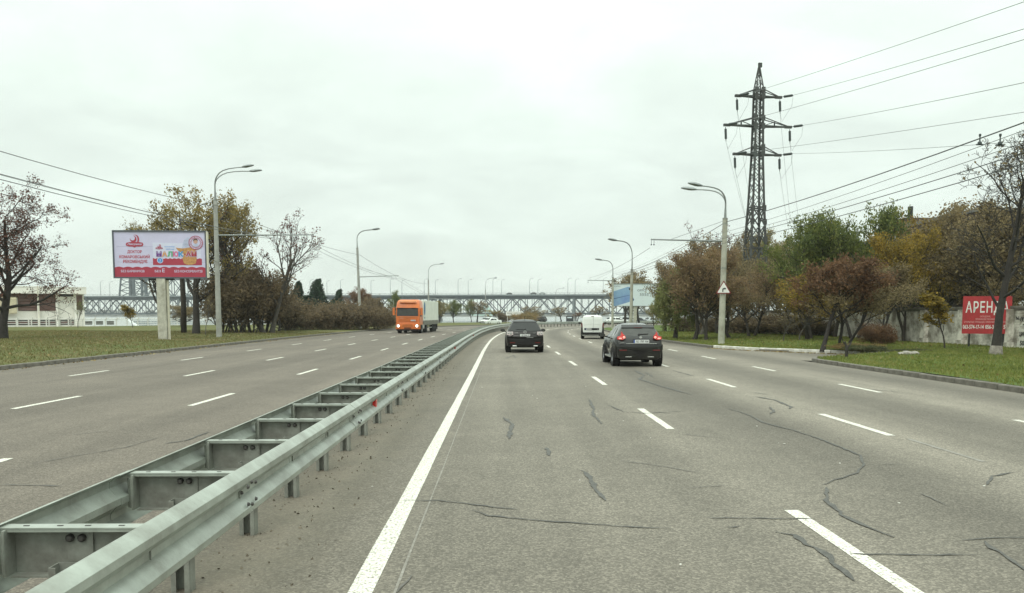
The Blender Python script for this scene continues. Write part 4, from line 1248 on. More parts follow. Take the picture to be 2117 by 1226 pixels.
bx('downlight_mast', (pvx(87), -1.6, 3.0), (.12, .12, 6.2), M['cream_metal'], pv)
bx('plinth', (-45, -.3, -.05), (90.4, .9, .35), M['kerb'], pv)

# ------------------------------------------------------------------ promenade railing
pl = thing('promenade_railing', 'white metal promenade railing with leaning posts beside the river', 'railing', (-62, 124, .16))
rp = []
for a, b in zip(pr, pr[1:]):
    A_, B_ = Vector((a[0], a[1] + 2.6, .16)), Vector((b[0], b[1] + 2.6, .16)); n = max(1, int((B_ - A_).length / 1.8))
    rp += [A_.lerp(B_, i / n) for i in range(n)]
rp = [p for p in rp if -104 < p.x < -30]
pmsh = MB(); pmsh.tube([(0, 0, -.1), (0, 0, .75), (-.02, .0, .95), (.28, -.05, 1.42)], .075, 6); pmsh.tube([(.0, 0, .9), (.0, .0, 1.1)], .07, 5)
pmm = pmsh.mesh('post', M['rail_white'])
off = Vector((-62, 124, .16))
for p in rp: link('post', pmm, pl, p - off)
for z in (.25, .55, .85, 1.15):
    m = MB(); m.tube([p - off + Vector((.02 if z < 1 else .08, 0, z)) for p in rp], .035 if z < 1.1 else .065, 5); m.build('rail', M['rail_white'], pl)

# ------------------------------------------------------------------ boat
bo = thing('moored_boat', 'long low white boat moored beyond the promenade railing', 'boat', (-77, 164, WATER_Z), R(3)); bo.scale = (1, 1, 1.5)
m = MB(); 
prof_b = [(-12.5, 1.0), (-12.4, 1.35), (-6, 1.5), (4, 1.5), (8, 1.3), (10.5, .6), (11.2, .05)]
m.loft([[(x, -w, .9), (x, -w * .85, -.3), (x, w * .85, -.3), (x, w, .9)] for x, w in prof_b]); m.build('hull', M['boat_white'], bo)
m = MB(); m.loft([[(x, -w, .9), (x, w, .9), (x, w * .85, z), (x, -w * .85, z)] for x, w, z in ((-11.5, 1.0, 1.9), (-10, 1.1, 2.05), (5, 1.1, 2.05), (7.6, .8, .95))]); c_o = m.build('cabin', M['boat_white'], bo)
for i in range(7): bx('window', (-9.5 + i * 2, -1.02, 1.5), (1.3, .08, .45), M['glass_grey'], c_o)
bo2 = thing('moored_boat', 'small white motor boat moored right of the long white boat', 'boat', (-55, 172, WATER_Z), R(-5))
m = MB(); m.loft([[(x, -w, .8), (x, -w * .7, -.3), (x, w * .7, -.3), (x, w, .8)] for x, w in ((-3, .9), (0, 1.1), (2.2, .8), (3.4, .05))]); m.build('hull', M['boat_white'], bo2)
m = MB(); m.loft([[(x, -w, .8), (x, w, .8), (x, w * .8, z), (x, -w * .8, z)] for x, w, z in ((-2, .8, 1.9), (.5, .8, 1.9), (1.2, .7, .9))]); cb = m.build('cabin', M['boat_white'], bo2)
bx('window', (-.7, -.76, 1.45), (1.8, .08, .4), M['glass_grey'], cb)

# ------------------------------------------------------------------ the truss bridge
LB = Vector((-344, 618, 0)); RBp = Vector((206, 536, 0))
bd = (RBp - LB); BL = bd.length; bd.normalize(); brz = math.atan2(bd.y, bd.x)
br = thing('truss_bridge', 'long grey-blue steel truss bridge carrying a road across the river', 'bridge', (LB.x, LB.y, 0), brz)
ZT, ZB = 13.0, 3.0
PAN = 9.1; NP = int(BL / PAN)
ax = M['bridge']; axl = M['bridge_light']
def bbar(name, a, b, w, h, mat, par=br):
    m = MB(); m.bar(a, b, w, h); return m.build(name, mat, par)
HWd = 6.0
bx('deck', (BL / 2, 0, 15.0), (BL + 60, 16, .9), axl, br)
bx('deck_girder', (BL / 2, -5.9, 13.95), (BL + 60, .5, 1.15), ax, br)
bx('deck_girder', (BL / 2, 5.9, 13.95), (BL + 60, .5, 1.15), ax, br)
m = MB()
for i in range(int(BL / 3)): m.box((i * 3, -7.9, 15.95), (.12, .1, 1.0))
m.box((BL / 2, -7.9, 16.45), (BL + 60, .12, .12)); m.box((BL / 2, -7.9, 15.95), (BL + 60, .08, .08)); m.build('parapet_railing', axl, br)
for yy in (-HWd, HWd):
    bx('top_chord', (BL / 2, yy, ZT), (BL, .7, .8), ax, br)
    bx('bottom_chord', (BL / 2, yy, ZB), (BL, .7, .9), ax, br)
md = MB(); md.bar((0, 0, ZB), (PAN, 0, ZT), .55, .6); mdiag = md.mesh('diagonal', ax)
md = MB(); md.bar((0, 0, ZT), (PAN, 0, ZB), .55, .6); mdiag2 = md.mesh('diagonal', ax)
md = MB(); md.box((0, 0, (ZB + ZT) / 2), (.42, .42, ZT - ZB)); mvert = md.mesh('vertical', axl)
md = MB(); md.box((0, 0, 14.0), (.5, 15.4, .8)); mflo = md.mesh('cross_beam', ax)
for i in range(NP):
    for yy in (-HWd, HWd):
        link('diagonal', mdiag if i % 2 == 0 else mdiag2, br, (i * PAN + (PAN / 2 if yy > 0 else 0), yy, 0))
        link('vertical', mvert, br, (i * PAN, yy, 0))
    link('cross_beam', mflo, br, (i * PAN, 0, 0))
m = MB()
for i in range(NP):     # the railway floor between the trusses, and the finer lacing
    for yy in (-HWd + .02, HWd - .02): m.bar((i * PAN + (PAN if i % 2 == 0 else 0), yy, ZT), (i * PAN + (0 if i % 2 == 0 else PAN), yy, ZB), .42, .42); m.box((i * PAN + PAN / 2, yy, (ZB + ZT) / 2), (.3, .3, ZT - ZB))
    m.bar((i * PAN, -HWd, ZT - .3), (i * PAN + PAN, HWd, ZT - .3), .3, .3); m.bar((i * PAN, HWd, ZB + .3), (i * PAN + PAN, -HWd, ZB + .3), .3, .3)
    m.box((i * PAN, 0, ZB - .2), (.4, 12, .6))
tag(m.build('lacing', ax, br), kind='stuff')
pm_ = MB(); pm_.loft([[(-2.6 * k, -8.4 * k, z), (2.6 * k, -8.4 * k, z), (2.6 * k, 8.4 * k, z), (-2.6 * k, 8.4 * k, z)] for k, z in ((1.15, -4), (1, -.5), (.92, 2.4), (1.0, 2.42), (1.0, 2.6))]); pier_me = pm_.mesh('bridge_pier', M['pier'])
gm = MB(); gm.plate([(-2.6, 0, 14.4), (2.6, 0, 14.4), (1.6, 0, 12.0), (-1.6, 0, 12.0)], (0, .2, 0)); gus = gm.mesh('gusset', ax)
tm = MB(); tm.box((0, 0, 8), (1.3, 1.0, 10.5)); tmm = tm.mesh('bearing_post', axl)
for i in range(0, NP + 1, 10):
    link('bridge_pier', pier_me, br, (i * PAN + 30, 0, 0))
    for yy in (-HWd - .4, HWd + .4):
        link('gusset', gus, br, (i * PAN + 27, yy, 0)); link('bearing_post', tmm, br, (i * PAN + 31.5, yy, 0))
# the raised through-span and lattice tower at the far left
def lat(name, P):
    m = MB()
    for a, b, w in P: m.bar(a, b, w, w)
    return m.build(name, ax, br)
def bloc(px, py, Yg):
    p = A(px, py, Yg); d = Vector((p.x, p.y, 0)) - LB
    return d.dot(bd), p.z
tx0, _ = bloc(262, 600, 606); tx1, _ = bloc(288, 600, 604); tx2, _ = bloc(440, 600, 585)
for yy in (-7.2, 7.2):
    P = []
    for k in range(5):
        z0, z1 = 15 + k * 4, 19 + k * 4
        P += [((tx0, yy, z0), (tx1, yy, z1), .4), ((tx1, yy, z0), (tx0, yy, z1), .4), ((tx0, yy, z1), (tx1, yy, z1), .4)]
    P += [((tx0 - 1.2, yy, 15), (tx0 + 1.5, yy, 36), .9), ((tx1 - 2.6, yy, 15), (tx1 - 2.6, yy, 36), 1.4), ((tx1, yy, 15), (tx1, yy, 36), 1.4)]
    lat('tower_lattice', P)
    P = []; n = 6; sp = (tx2 - tx1) / n
    for k in range(n):
        x0, x1 = tx1 + k * sp, tx1 + (k + 1) * sp
        P += [((x0, yy, 15), (x1, yy, 27), .45), ((x0, yy, 27), (x1, yy, 15), .45), ((x1, yy, 15), (x1, yy, 27), .4)]
    P += [((tx1, yy, 27), (tx2, yy, 27), .8), ((tx2, yy, 27), (tx2 + sp, yy, 15), .8)]
    lat('through_truss', P)
# lamps standing on the bridge deck
lam = MB(); lam.tube([(0, 0, 0), (0, 0, 8.6), (.15, 0, 9.6), (.5, 0, 10.2), (1.7, 0, 10.5)], [.16, .12, .1, .09, .08], 6); lamm = lam.mesh('pole', axl)
lh = MB(); lh.box((2.0, 0, 10.5), (.9, .35, .2)); lhm = lh.mesh('lamp_head', ax)
def blamp(px, row, flip=1):
    yy = -7.0 if row == 0 else 7.0
    Yg = LB.y
    for _ in range(8):
        s_, _z = bloc(px, 600, Yg); Yg = LB.y + bd.y * s_ + bd.x * yy
    s_ = s_ if True else 0
    w = LB + bd * s_ + Vector((-bd.y, bd.x, 0)) * yy
    return w
lamp_l = ['first bridge lamp right of the pavilion', 'bridge lamp at the edge of the lattice tower']
rows = [(208, 0), (227, 1), (641, 0), (676, 1), (704, 0), (767, 1), (807, 0), (831, 1), (877, 0), (900, 1), (947, 0), (968, 1), (1019, 0), (1037, 1), (1095, 0), (1112, 1), (1174, 0), (1189, 1), (1247, 0)]
where = ['left of the billboard, nearer the pavilion roof', 'just left of the billboard post tower', 'over the left pine', 'over the right pine', 'between the pines and the rust tree', 'right of the lamp post in the shrubs', 'above the left end of the lorry cab', 'above the lorry windscreen',
         'left of the lamp post behind the lorry', 'above the tail of the lorry trailer', 'right of the lorry trailer', 'above the slim green street tree', 'right of the slim far lamp post', 'above the small white signboard', 'above the right side of the black car', 'between the black car and the farthest lamp post', 'right of the farthest lamp post', 'above the rust-red kerb tree', 'above the white van roof']
for (px, row), wv_ in zip(rows, where):
    w = blamp(px, row)
    t = thing('bridge_lamp', 'thin lamp post on the bridge deck ' + wv_, 'street lamp', (w.x, w.y, 15.4), brz, 'lamp posts on the bridge')
    link('pole', lamm, t); link('lamp_head', lhm, t)
# a person and vehicles on the bridge deck, tiny
for px, lab, sz in ((1052, 'small dark car crossing the bridge left of the white sign', (3.6, 1.7, 1.3)), (1102, 'small grey car crossing the bridge above the black car', (4.2, 1.7, 1.4)), (1120, 'small pale car crossing the bridge right of the black car', (4.4, 1.7, 1.5))):
    w = blamp(px, 0); w = w + Vector((-bd.y, bd.x, 0)) * 2.5
    t = thing('distant_car', lab, 'car', (w.x, w.y, 15.45), brz, 'cars on the bridge')
    m = MB(); m.loft([[(x, -.85, .25), (x, .85, .25), (x, .8, z), (x, -.8, z)] for x, z in ((-sz[0] / 2, .8), (-sz[0] * .3, .9), (-sz[0] * .15, sz[2]), (sz[0] * .25, sz[2]), (sz[0] * .42, .9), (sz[0] / 2, .85))]); m.build('body', M['silver_paint'] if 'pale' in lab else M['grey_paint'], t)
    m = MB()
    for x in (-sz[0] * .3, sz[0] * .3): m.lathe([(0, -.9), (.32, -.9), (.32, .9), (0, .9)], 'y', (x, 0, .32), 10)
    m.build('wheels', M['rubber'], t)
# pale far building across the river
fb = thing('far_building', 'pale teal building on the far bank seen through the bridge', 'building', (A(1004, 650, 2120).x, 2120, 1.0))
bx('wall', (0, 0, 6), (34, 14, 13), M['teal'], fb); m = MB(); m.plate([(-12, -6, 12.4), (14, -6, 12.4), (8, -6, 25), (-4, -6, 25)], (0, 12, 0)); m.build('roof', M['teal'], fb)
fb2 = thing('far_building', 'low pale domed building on the far bank left of the teal one', 'building', (A(985, 650, 2120).x, 2118, 1.0))
m = MB(); m.lathe([(13, 0), (13, 4), (11, 8), (6, 10.5), (0, 11.5)], k=14); m.build('dome', M['teal'], fb2)

# ------------------------------------------------------------------ white signboard by the bend
sbp = A(1062, 668, 205)
sb = thing('roadside_signboard', 'small white signboard on two legs beyond the bend', 'sign board', (sbp.x, 205, .1))
bx('panel', (0, 0, 2.2 + .0), (3.7, .12, .95), M['sign_white'], sb)
for xx in (-1.5, 1.4): bx('leg', (xx, .1, .9), (.12, .12, 1.9), M['rail_white'], sb)
for xx, zz, ww in ((-.95, 2.32, 1.3), (-1.0, 2.12, 1.15), (.6, 2.3, .9)): bx('printed_line', (xx, -.065, zz), (ww, .01, .10), M['pipe'], sb)

# ------------------------------------------------------------------ lattice pylon
PY = 112.0
pyc = A(1559, 600, PY)
py = thing('power_pylon', 'tall dark lattice power pylon with three pairs of arms', 'pylon', (pyc.x, PY, .1), R(8))
py.rotation_euler = (0, R(0.0), R(8))
def pz(y): return A(1559, y, PY).z - .1
ps = PY / 1766
levels = [(pz(652), 2.9), (pz(555), 2.25), (pz(500), 1.95), (pz(431), 1.55), (pz(330), 1.12), (pz(262), 1.0), (pz(187), .90), (pz(183), .90), (pz(137), .10)]
def hwid(z):
    for (z0, w0), (z1, w1) in zip(levels, levels[1:]):
        if z <= z1: return (w0 + (w1 - w0) * (z - z0) / (z1 - z0)) / 2
    return .06
ztop = pz(137)
m_leg = []
for sx_ in (-1, 1):
    for sy_ in (-1, 1):
        m = MB(); P = [levels[0][0] - 2.0] + [l[0] for l in levels]
        for a, b in zip(P, P[1:]):
            w0, w1 = hwid(a), hwid(b); th = .24 if b < pz(430) else (.21 if b < pz(185) else .11)
            m.bar((sx_ * w0, sy_ * w0, a), (sx_ * w1, sy_ * w1, b + .05), th, th)
        m.build('leg', M['pylon'], py)
zs = [levels[0][0] - .5]
z = zs[0]
while z < ztop - 1.2:
    z += max(1.0, hwid(z) * 2 * (1.25 if z < pz(430) else 1.02)); zs.append(min(z, ztop - .6))
braces = {}
for a, b in zip(zs, zs[1:]):
    th = .12 if b < pz(430) else (.065 if b < pz(185) else .045)
    bm_ = MB(); bl_ = MB(); al_ = MB()
    w0, w1 = hwid(a), hwid(b)
    for fx in range(4):
        def pt(sx_, w, z):
            return [(sx_ * w, -w, z), (w, sx_ * w, z), (-sx_ * w, w, z), (-w, -sx_ * w, z)][fx]
        bm_.bar(pt(-1, w0, a), pt(1, w1, b), th, th); bm_.bar(pt(1, w0, a), pt(-1, w1, b), th, th)
    bm_.build('cross_brace', M['pylon'], py)
for y_ in (431, 513, 535, 318, 262, 200, 186, 246, 305):
    z = pz(y_); w = hwid(z); m = MB()
    for k in (-.15, .15) if y_ in (431, 318, 262, 200) else (0,):
        for s_ in (-1, 1): m.bar((-w, s_ * w, z + k), (w, s_ * w, z + k), .13, .13); m.bar((s_ * w, -w, z + k), (s_ * w, w, z + k), .13, .13)
    m.build('ring_beam', M['pylon'], py)
m = MB()
for y_ in (431, 460, 495, 187, 200, 245, 262, 305, 318):
    for s_ in (-1, 1):
        z = pz(y_); w = hwid(z); m.box((s_ * w, -w - .05, z), (.5, .12, .7))
m.build('gusset', M['pylon'], py)
bx('peak_cap', (0.12, 0, ztop + .15), (.45, .3, .55), M['pylon'], py)
arms = []
for y_, half, rise in ((200, 47 * ps, 14), (261, 70 * ps, 17), (320, 49 * ps, 16)):
    z = pz(y_)
    for sx_ in (-1, 1):
        m = MB(); w = hwid(z); tip = (sx_ * half, 0, z + .02)
        for sy_ in (-1, 1):
            m.bar((sx_ * w, sy_ * w, z), tip, .16, .16); m.bar((sx_ * w, sy_ * w, z + rise * ps), tip, .10, .10)
        nseg = 5
        for k in range(nseg):
            f0, f1 = k / nseg, (k + 1) / nseg
            a0 = (sx_ * (w + (half - w) * f0), w * (1 - f0), z); a1 = (sx_ * (w + (half - w) * f1), -w * (1 - f1), z)
            m.bar(a0, a1, .08, .08)
            if half > 60 * ps and k == 2: m.bar((sx_ * (w + (half - w) * .45), 0, z), (sx_ * (w + (half - w) * .45), 0, z + rise * ps * .55), .14, .14); m.bar((sx_ * (w + (half - w) * .45), 0, z + rise * ps * .55), (sx_ * w, 0, z), .08, .08)
        m.box((tip[0] - sx_ * .25, 0, tip[2]), (.9, .35, .3)); ao = m.build('cross_arm', M['pylon'], py)
        d1 = Vector((.10, .10, -1)).normalized(); a = Vector(tip) + Vector((-.05 * sx_, 0, -.25)); b = a + d1 * 1.55
        m = MB(); m.tube([a, a + d1 * .2, a + d1 * .25, b - d1 * .1, b, b + d1 * .3], [.03, .05, .16, .16, .05, .03], 8); m.build('insulator_string', M['insul'], ao)
        a2 = Vector(tip) + Vector((.2, -.25, .02)); b2_ = a2 + Vector((.95, -1.0, -.0)); 
        m = MB(); m.tube([a2, a2.lerp(b2_, .1), a2.lerp(b2_, .15), a2.lerp(b2_, .9), b2_], [.04, .05, .16, .16, .03], 8); m.build('insulator_string', M['insul'], ao)
        m = MB(); m.tube([b2_, b2_ + Vector((-.05, .2, -1.3)), b + Vector((.3, 0, -1.2)), b + d1 * .3], .016, 5); m.build('jumper_wire', M['wire_thin'], ao)
        arms.append((py.matrix_basis @ b2_ if False else b2_, b + d1 * .3))
ROT = Matrix.Rotation(R(8), 3, 'Z'); PO = Vector((pyc.x, PY, .1))
def wire(name, a, b, sag, r, label, mat='wire', cat='wire', group=None, n=24):
    a, b = Vector(a), Vector(b)
    P = [a.lerp(b, i / n) - Vector((0, 0, sag * 4 * (i / n) * (1 - i / n))) for i in range(n + 1)]
    m = MB(); m.tube(P, r, 5)
    o = m.build(name, M[mat], None, smooth=True)
    return tag(o, label, cat, group)
arms = [(ROT @ a + PO, ROT @ b + PO) for a, b in arms]
gH = 'high-voltage wires strung from the pylon'
hv = [(arms[0][0], A(2117, 4, 52), .022, 'high wire running up right from the top left pylon arm'), (arms[1][0], A(2117, 60, 52), .023, 'high wire running up right from the top right pylon arm'),
      (arms[2][0], A(2117, 82, 52), .023, 'high wire running up right from the middle left pylon arm'), (arms[3][0], A(2117, 171, 52), .022, 'high wire running right from the middle right pylon arm'),
      (arms[4][0], A(2117, 232, 60), .021, 'high wire running right from the lower left pylon arm'), (arms[5][0], A(2010, 300, 60), .018, 'nearly level high wire from the lower right pylon arm')]
for a, b, r_, lab in hv:
    b_ = a.lerp(b + Vector((0, 0, .55)), 2.2); wire('high_voltage_wire', a, b_, .55, r_, lab, 'wire_thin', group=gH)
gD = 'slack wires dropping from the pylon'
for (ai, ex, ey), lab in zip(((0, 1560, 470), (2, 1552, 480), (4, 1572, 560), (1, 1640, 500), (3, 1658, 500), (5, 1640, 520)), ('slack wire dropping from the top left insulator', 'slack wire dropping from the middle left insulator', 'slack wire dropping from the lower left insulator', 'slack wire dropping from the top right insulator', 'slack wire dropping from the middle right insulator', 'slack wire dropping from the lower right insulator')):
    a = arms[ai][1]; e = A(ex, ey, PY + 34); e2 = a.lerp(e, 1.35)
    wire('slack_wire', a, e2, .8, .016, lab, 'wire_thin', group=gD)

# ------------------------------------------------------------------ trolleybus wires
gT = 'trolleybus wires along the road'
def run(name, pts, r, label, mat='wire', group=gT):
    m = MB(); P = []
    for a, b in zip(pts, pts[1:]):
        a, b = Vector(a), Vector(b); L_ = (b - a).length; n = 14
        sg_ = L_ * L_ * .00018
        P += [a.lerp(b, i / n) - Vector((0, 0, sg_ * 4 * (i / n) * (1 - i / n))) for i in range(n)]
    P.append(Vector(pts[-1])); m.tube(P, r, 5)
    return tag(m.build(name, M[mat], None, smooth=True), label, 'wire', group)
run('feeder_cable', [(r1_.x + .5, -6, 7.5), (r1_.x + .15, r1_.y, 7.45), (13.5, 90, 6.5), (r3_.x, r3_.y, 6.2)], .019, 'thick feeder cable running along the right-hand lamp posts')
run('trolley_wire', [(12.1, -6, 5.95), (12.1, r1_.y, 5.95), (12.4, 90, 5.9), (13.5, 112, 5.9)], .013, 'trolley wire carrying a dark hanger, lower of the right pair')
run('trolley_wire', [(12.5, -6, 6.36), (12.5, r1_.y, 6.3), (12.7, 90, 6.2), (13.8, 112, 6.2)], .013, 'trolley wire just above the lower right pair wire')
run('span_wire', [(11.4, -6, 6.25), (11.6, r1_.y, 6.2), (12.0, 90, 6.1)], .009, 'thin wire above the right trolley pair', 'wire_thin')
run('span_wire', [(10.9, -6, 6.35), (11.2, r1_.y, 6.3), (11.7, 90, 6.2)], .008, 'thinner upper wire above the right trolley pair', 'wire_thin')
run('trolley_wire', [(8.9, r1_.y, 5.9), (9.2, 90, 5.8), (11.8, r3_.y, 5.9)], .012, 'trolley wire under the tip of the right bracket arm', 'wire_thin')
run('feeder_cable', [(-21.4, -6, 9.3), (-21.4, 64.4, 9.9), (-18.3, 111, 9.6), (-15.7, 184, 8.6)], .019, 'thick feeder cable running along the left-hand lamp posts')
run('trolley_wire', [(-15.0, -6, 6.35), (-15.0, 64.4, 7.3), (-13.6, 111, 6.5), (-10.2, 184, 5.2)], .013, 'trolley wire on the left, outer one of the pair')
run('trolley_wire', [(-14.4, -6, 6.35), (-14.4, 64.4, 7.3), (-13.0, 111, 6.5), (-9.6, 184, 5.2)], .013, 'trolley wire on the left, inner one of the pair')
run('span_wire', [(-18, -6, 7.6), (-18, 64.4, 7.9)], .009, 'thin wire above the left trolley pair', 'wire_thin')
# hangers on the right wires
for (px, py_, lab) in ((2026, 283, 'dark trolley wire hanger, left one of two'), (2068, 283, 'dark trolley wire hanger, right one of two')):
    Yh = 12.1 * 1766 / (px - 1038); w = A(px, py_, Yh)
    t = thing('wire_hanger', lab, 'wire hanger', (w.x, w.y, w.z - .1), 0, 'hangers on the trolley wires')
    m = MB(); m.lathe([(.0, -.09), (.055, -.08), (.05, -.03), (.018, 0), (.015, .10), (.03, .12), (.03, .17), (.0, .18)], k=8); m.box((0, 0, -.09), (.18, .03, .03)); m.build('insulator', M['insul'], t)
# ------------------------------------------------------------------ vehicles
def interp(tab, y):
    for (a, va), (b, vb) in zip(tab, tab[1:]):
        if y <= b: return va + (vb - va) * max(0, (y - a) / (b - a)) if b > a else vb
    return tab[-1][1]
def wheel(parent, x, y, r, w, rim_mat, spokes=5, name='wheel', seg=22):
    s = 1 if x > 0 else -1
    t = thing(name, None, None, (x, y, r)); t.parent = parent
    m = MB(); m.lathe([(r * .62, -w / 2), (r * .93, -w / 2), (r, -w / 2 + .03), (r, w / 2 - .03), (r * .93, w / 2), (r * .62, w / 2), (r * .60, w * .3), (r * .60, -w * .3), (r * .62, -w / 2)], 'x', k=seg)
    m.build('tyre', M['rubber'], t, smooth=45)
    m = MB(); m.lathe([(0, s * w * .30), (r * .14, s * w * .32), (r * .15, s * w * .22), (r * .62, s * w * .12)], 'x', k=seg)
    m.lathe([(r * .55, s * w * .25), (r * .63, s * w * .46), (r * .66, s * w * .46), (r * .66, s * w * .3)], 'x', k=seg)
    for i in range(spokes):
        a = 2 * PI * i / spokes
        m.box((s * w * .32, r * .36 * math.cos(a), r * .36 * math.sin(a)), (w * .14, r * .50, r * .13), Matrix.Rotation(a, 3, 'X'))
    m.build('rim', M[rim_mat], t)
    return t
def car(name, label, loc, rz, p):
    """one car, tail at y = 0, nose at y = L; p holds the outline of its kind"""
    t = thing(name, label, p.get('cat', 'car'), loc, rz, p.get('group'))
    Lc, hw, belt, H, rw = p['L'], p['hw'], p['belt'], p['H'], p['rw']
    topz, sill = p['top'], p.get('sill', .24)
    wid = p.get('plan', [(0, .80), (.07, .93), (.25, .985), (.7, 1.0), (Lc - .9, 1.0), (Lc - .35, .95), (Lc - .08, .82), (Lc, .66)])
    beltt = p.get('beltline', [(0, belt), (Lc, belt - .06)])
    def sec(y):
        w = hw * interp(wid, y); zt = interp(topz, y); zb = min(interp(beltt, y), zt - .03); f = max(0, min(1, (zt - zb - .05) / (H - zb - .05)))
        r_ = w * .93 + (min(rw, w * .9) - w * .93) * f
        lo = sill + (.12 if y < .03 or y > Lc - .03 else 0)
        c = .10 * f + .02
        return [(0, lo), (w * .80, lo), (w * .95, lo + .06), (w * .985, lo + .2), (w, (lo + zb) / 2 + .08), (w * .975, zb - .05), (w * .945, zb), (r_ + (w * .945 - r_) * .30, zb + (zt - c - zb) * .68), (r_, zt - c), (r_ - .05 - .04 * f, zt - c * .25), (r_ * .55, zt), (0, zt + .012 * f)]
    ys = sorted(set([0, .03, .08] + [a for a, _ in topz] + list(np.linspace(.15, Lc - .1, p.get('n', 22))) + [Lc - .03, Lc]))
    m = MB(); rings = []
    for y in ys:
        h = sec(y); rings.append([(x, y, z) for x, z in h] + [(-x, y, z) for x, z in reversed(h[1:-1])])
    m.loft(rings, True, True)
    m.build('body', M[p['paint']], t, smooth=38)
    def top_at(y, q):
        """a point on the upper surface: q from -1 to 1 across"""
        h = sec(y); x = h[8][0] * abs(q); 
        return Vector((x * (1 if q >= 0 else -1), y, interp(topz, y)))
    def side_pt(y, f, s, off=.008):
        h = sec(y); a, b, c = Vector((h[6][0], h[6][1])), Vector((h[7][0], h[7][1])), Vector((h[8][0], h[8][1]))
        q = a.lerp(b, f / .6) if f < .6 else b.lerp(c, (f - .6) / .4)
        return Vector((s * (q.x + off), y, q.y))
    # rear window, as a plate on the slope of the tail
    if p.get('rear_glass'):
        (ya, za, wa), (yb, zb_, wb) = p['rear_glass']
        n = Vector((0, -(zb_ - za), (yb - ya))).normalized()
        P = [(-wa, ya, za), (-wa * .6, ya - .012, za - .02), (wa * .6, ya - .012, za - .02), (wa, ya, za), (wb, yb, zb_), (wb * .5, yb, zb_ + .012), (-wb * .5, yb, zb_ + .012), (-wb, yb, zb_)]
        m = MB(); m.plate([Vector(q_) + n * .022 for q_ in P], -n * .05); m.build('rear_window', M[p.get('glass', 'glass_dark')], t)
    if p.get('windscreen'):
        (ya, za, wa), (yb, zb_, wb) = p['windscreen']
        n = Vector((0, (za - zb_) * -1, (yb - ya))).normalized(); n = Vector((0, abs(n.y), abs(n.z)))
        m = MB(); m.plate([Vector(q_) + n * .022 for q_ in ((-wa, ya, za), (wa, ya, za), (wb, yb, zb_), (-wb, yb, zb_))], -n * .05); m.build('windscreen', M['glass_dark'], t)
    for s in (-1, 1):
        for (y0, y1, y2, y3) in p.get('side_glass', []):
            m = MB(); a = [side_pt(y0, .06, s), side_pt(y1, .06, s), side_pt(y2, .86, s), side_pt(y3, .86, s)]
            m.plate(a, (-s * .03, 0, 0)); m.build('side_window', M[p.get('glass', 'glass_dark')], t)
        for y in p['axles']:
            w = hw * interp(wid, y)
            m = MB(); rr_ = p['wr'] * 1.13
            m.lathe([(.0, s * (w - .25)), (rr_, s * (w - .25)), (rr_, s * (w + .005)), (rr_ * .9, s * (w + .008)), (rr_ * .9, s * (w - .2))], 'x', (0, y, p['wr'] + .01), 20); m.build('wheel_arch', M['black_plastic'], t)
            wheel(t, s * (w - .105), y, p['wr'], p.get('ww', .23), p.get('rim', 'rim'))
        if p.get('mirror_y'):
            y = p['mirror_y']; w = hw * interp(wid, y); zb = interp(beltt, y)
            m = MB(); c = Vector((s * (w + p.get('mirror_out', .10)), y, zb + .10)); rings = []
            for dy, k in ((-.07, .82), (-.05, 1.0), (.04, .9), (.10, .45)):
                rings.append([(c.x + .125 * k * math.cos(a), c.y + dy, c.z + .085 * k * math.sin(a)) for a in [2 * PI * j / 12 for j in range(12)]])
            m.loft(rings); m.bar((s * (w - .04), y + .02, zb + .02), (c.x, y + .02, c.z - .03), .06, .05)
            mo = m.build('wing_mirror', M[p.get('mirror_mat', 'black_plastic')], t, smooth=50)
            bx('mirror_glass', (c.x, y - .072, c.z), (.18, .006, .12), M['glass_grey'], mo)
    # underside, so that no daylight shows through
    bx('underbody', (0, Lc / 2, sill + .03), (hw * 1.5, Lc - .5, .14), M['black_plastic'], t)
    return t
def plate(t, c, txt, w=.52, h=.115, rot=(0, 0, 0), blue=True):
    o = bx('number_plate', c, (w, .014, h), M['plate'], t, rot=rot)
    bx('plate_frame', (0, .006, 0), (w + .03, .01, h + .03), M['black_plastic'], o)
    if blue: bx('plate_band', (-w / 2 + .024, -.008, 0), (.045, .003, h), M['plate_blue'], o)
    link('plate_lettering', text_mesh(txt, w * .80, h * .66, M['ink'], bold=.02), o, (.024, -.0095, 0))
    return o

# the black sport-utility car ahead in the left lane
Lc = 4.68
cx7 = dict(L=Lc, hw=.935, belt=1.0, H=1.635, rw=.60, wr=.37, ww=.25, axles=(.98, 3.72), paint='black_paint', sill=.29, mirror_y=3.05, mirror_out=.14,
           plan=[(0, .86), (.06, .945), (.2, .985), (.6, 1.0), (1.2, 1.0), (3.9, .985), (Lc - .35, .92), (Lc - .08, .8), (Lc, .66)],
           top=[(0, .78), (.05, .84), (.10, .98), (.16, 1.06), (.66, 1.50), (.80, 1.575), (1.7, 1.635), (2.5, 1.60), (3.45, 1.10), (4.45, .92), (Lc, .72)],
           rear_glass=((.19, 1.075, .76), (.635, 1.475, .60)), windscreen=((3.40, 1.13, .72), (2.6, 1.55, .56)),
           side_glass=[(.85, 1.55, 1.5, 1.05), (1.62, 2.45, 2.3, 1.58), (2.52, 3.2, 2.62, 2.38)])
cp = G(1085.5, 729.5)
t = car('black_suv', 'glossy black sport utility car with pale tail lamps, in the lane beside the guard rail', (cp.x, cp.y, .004), R(.6), cx7)
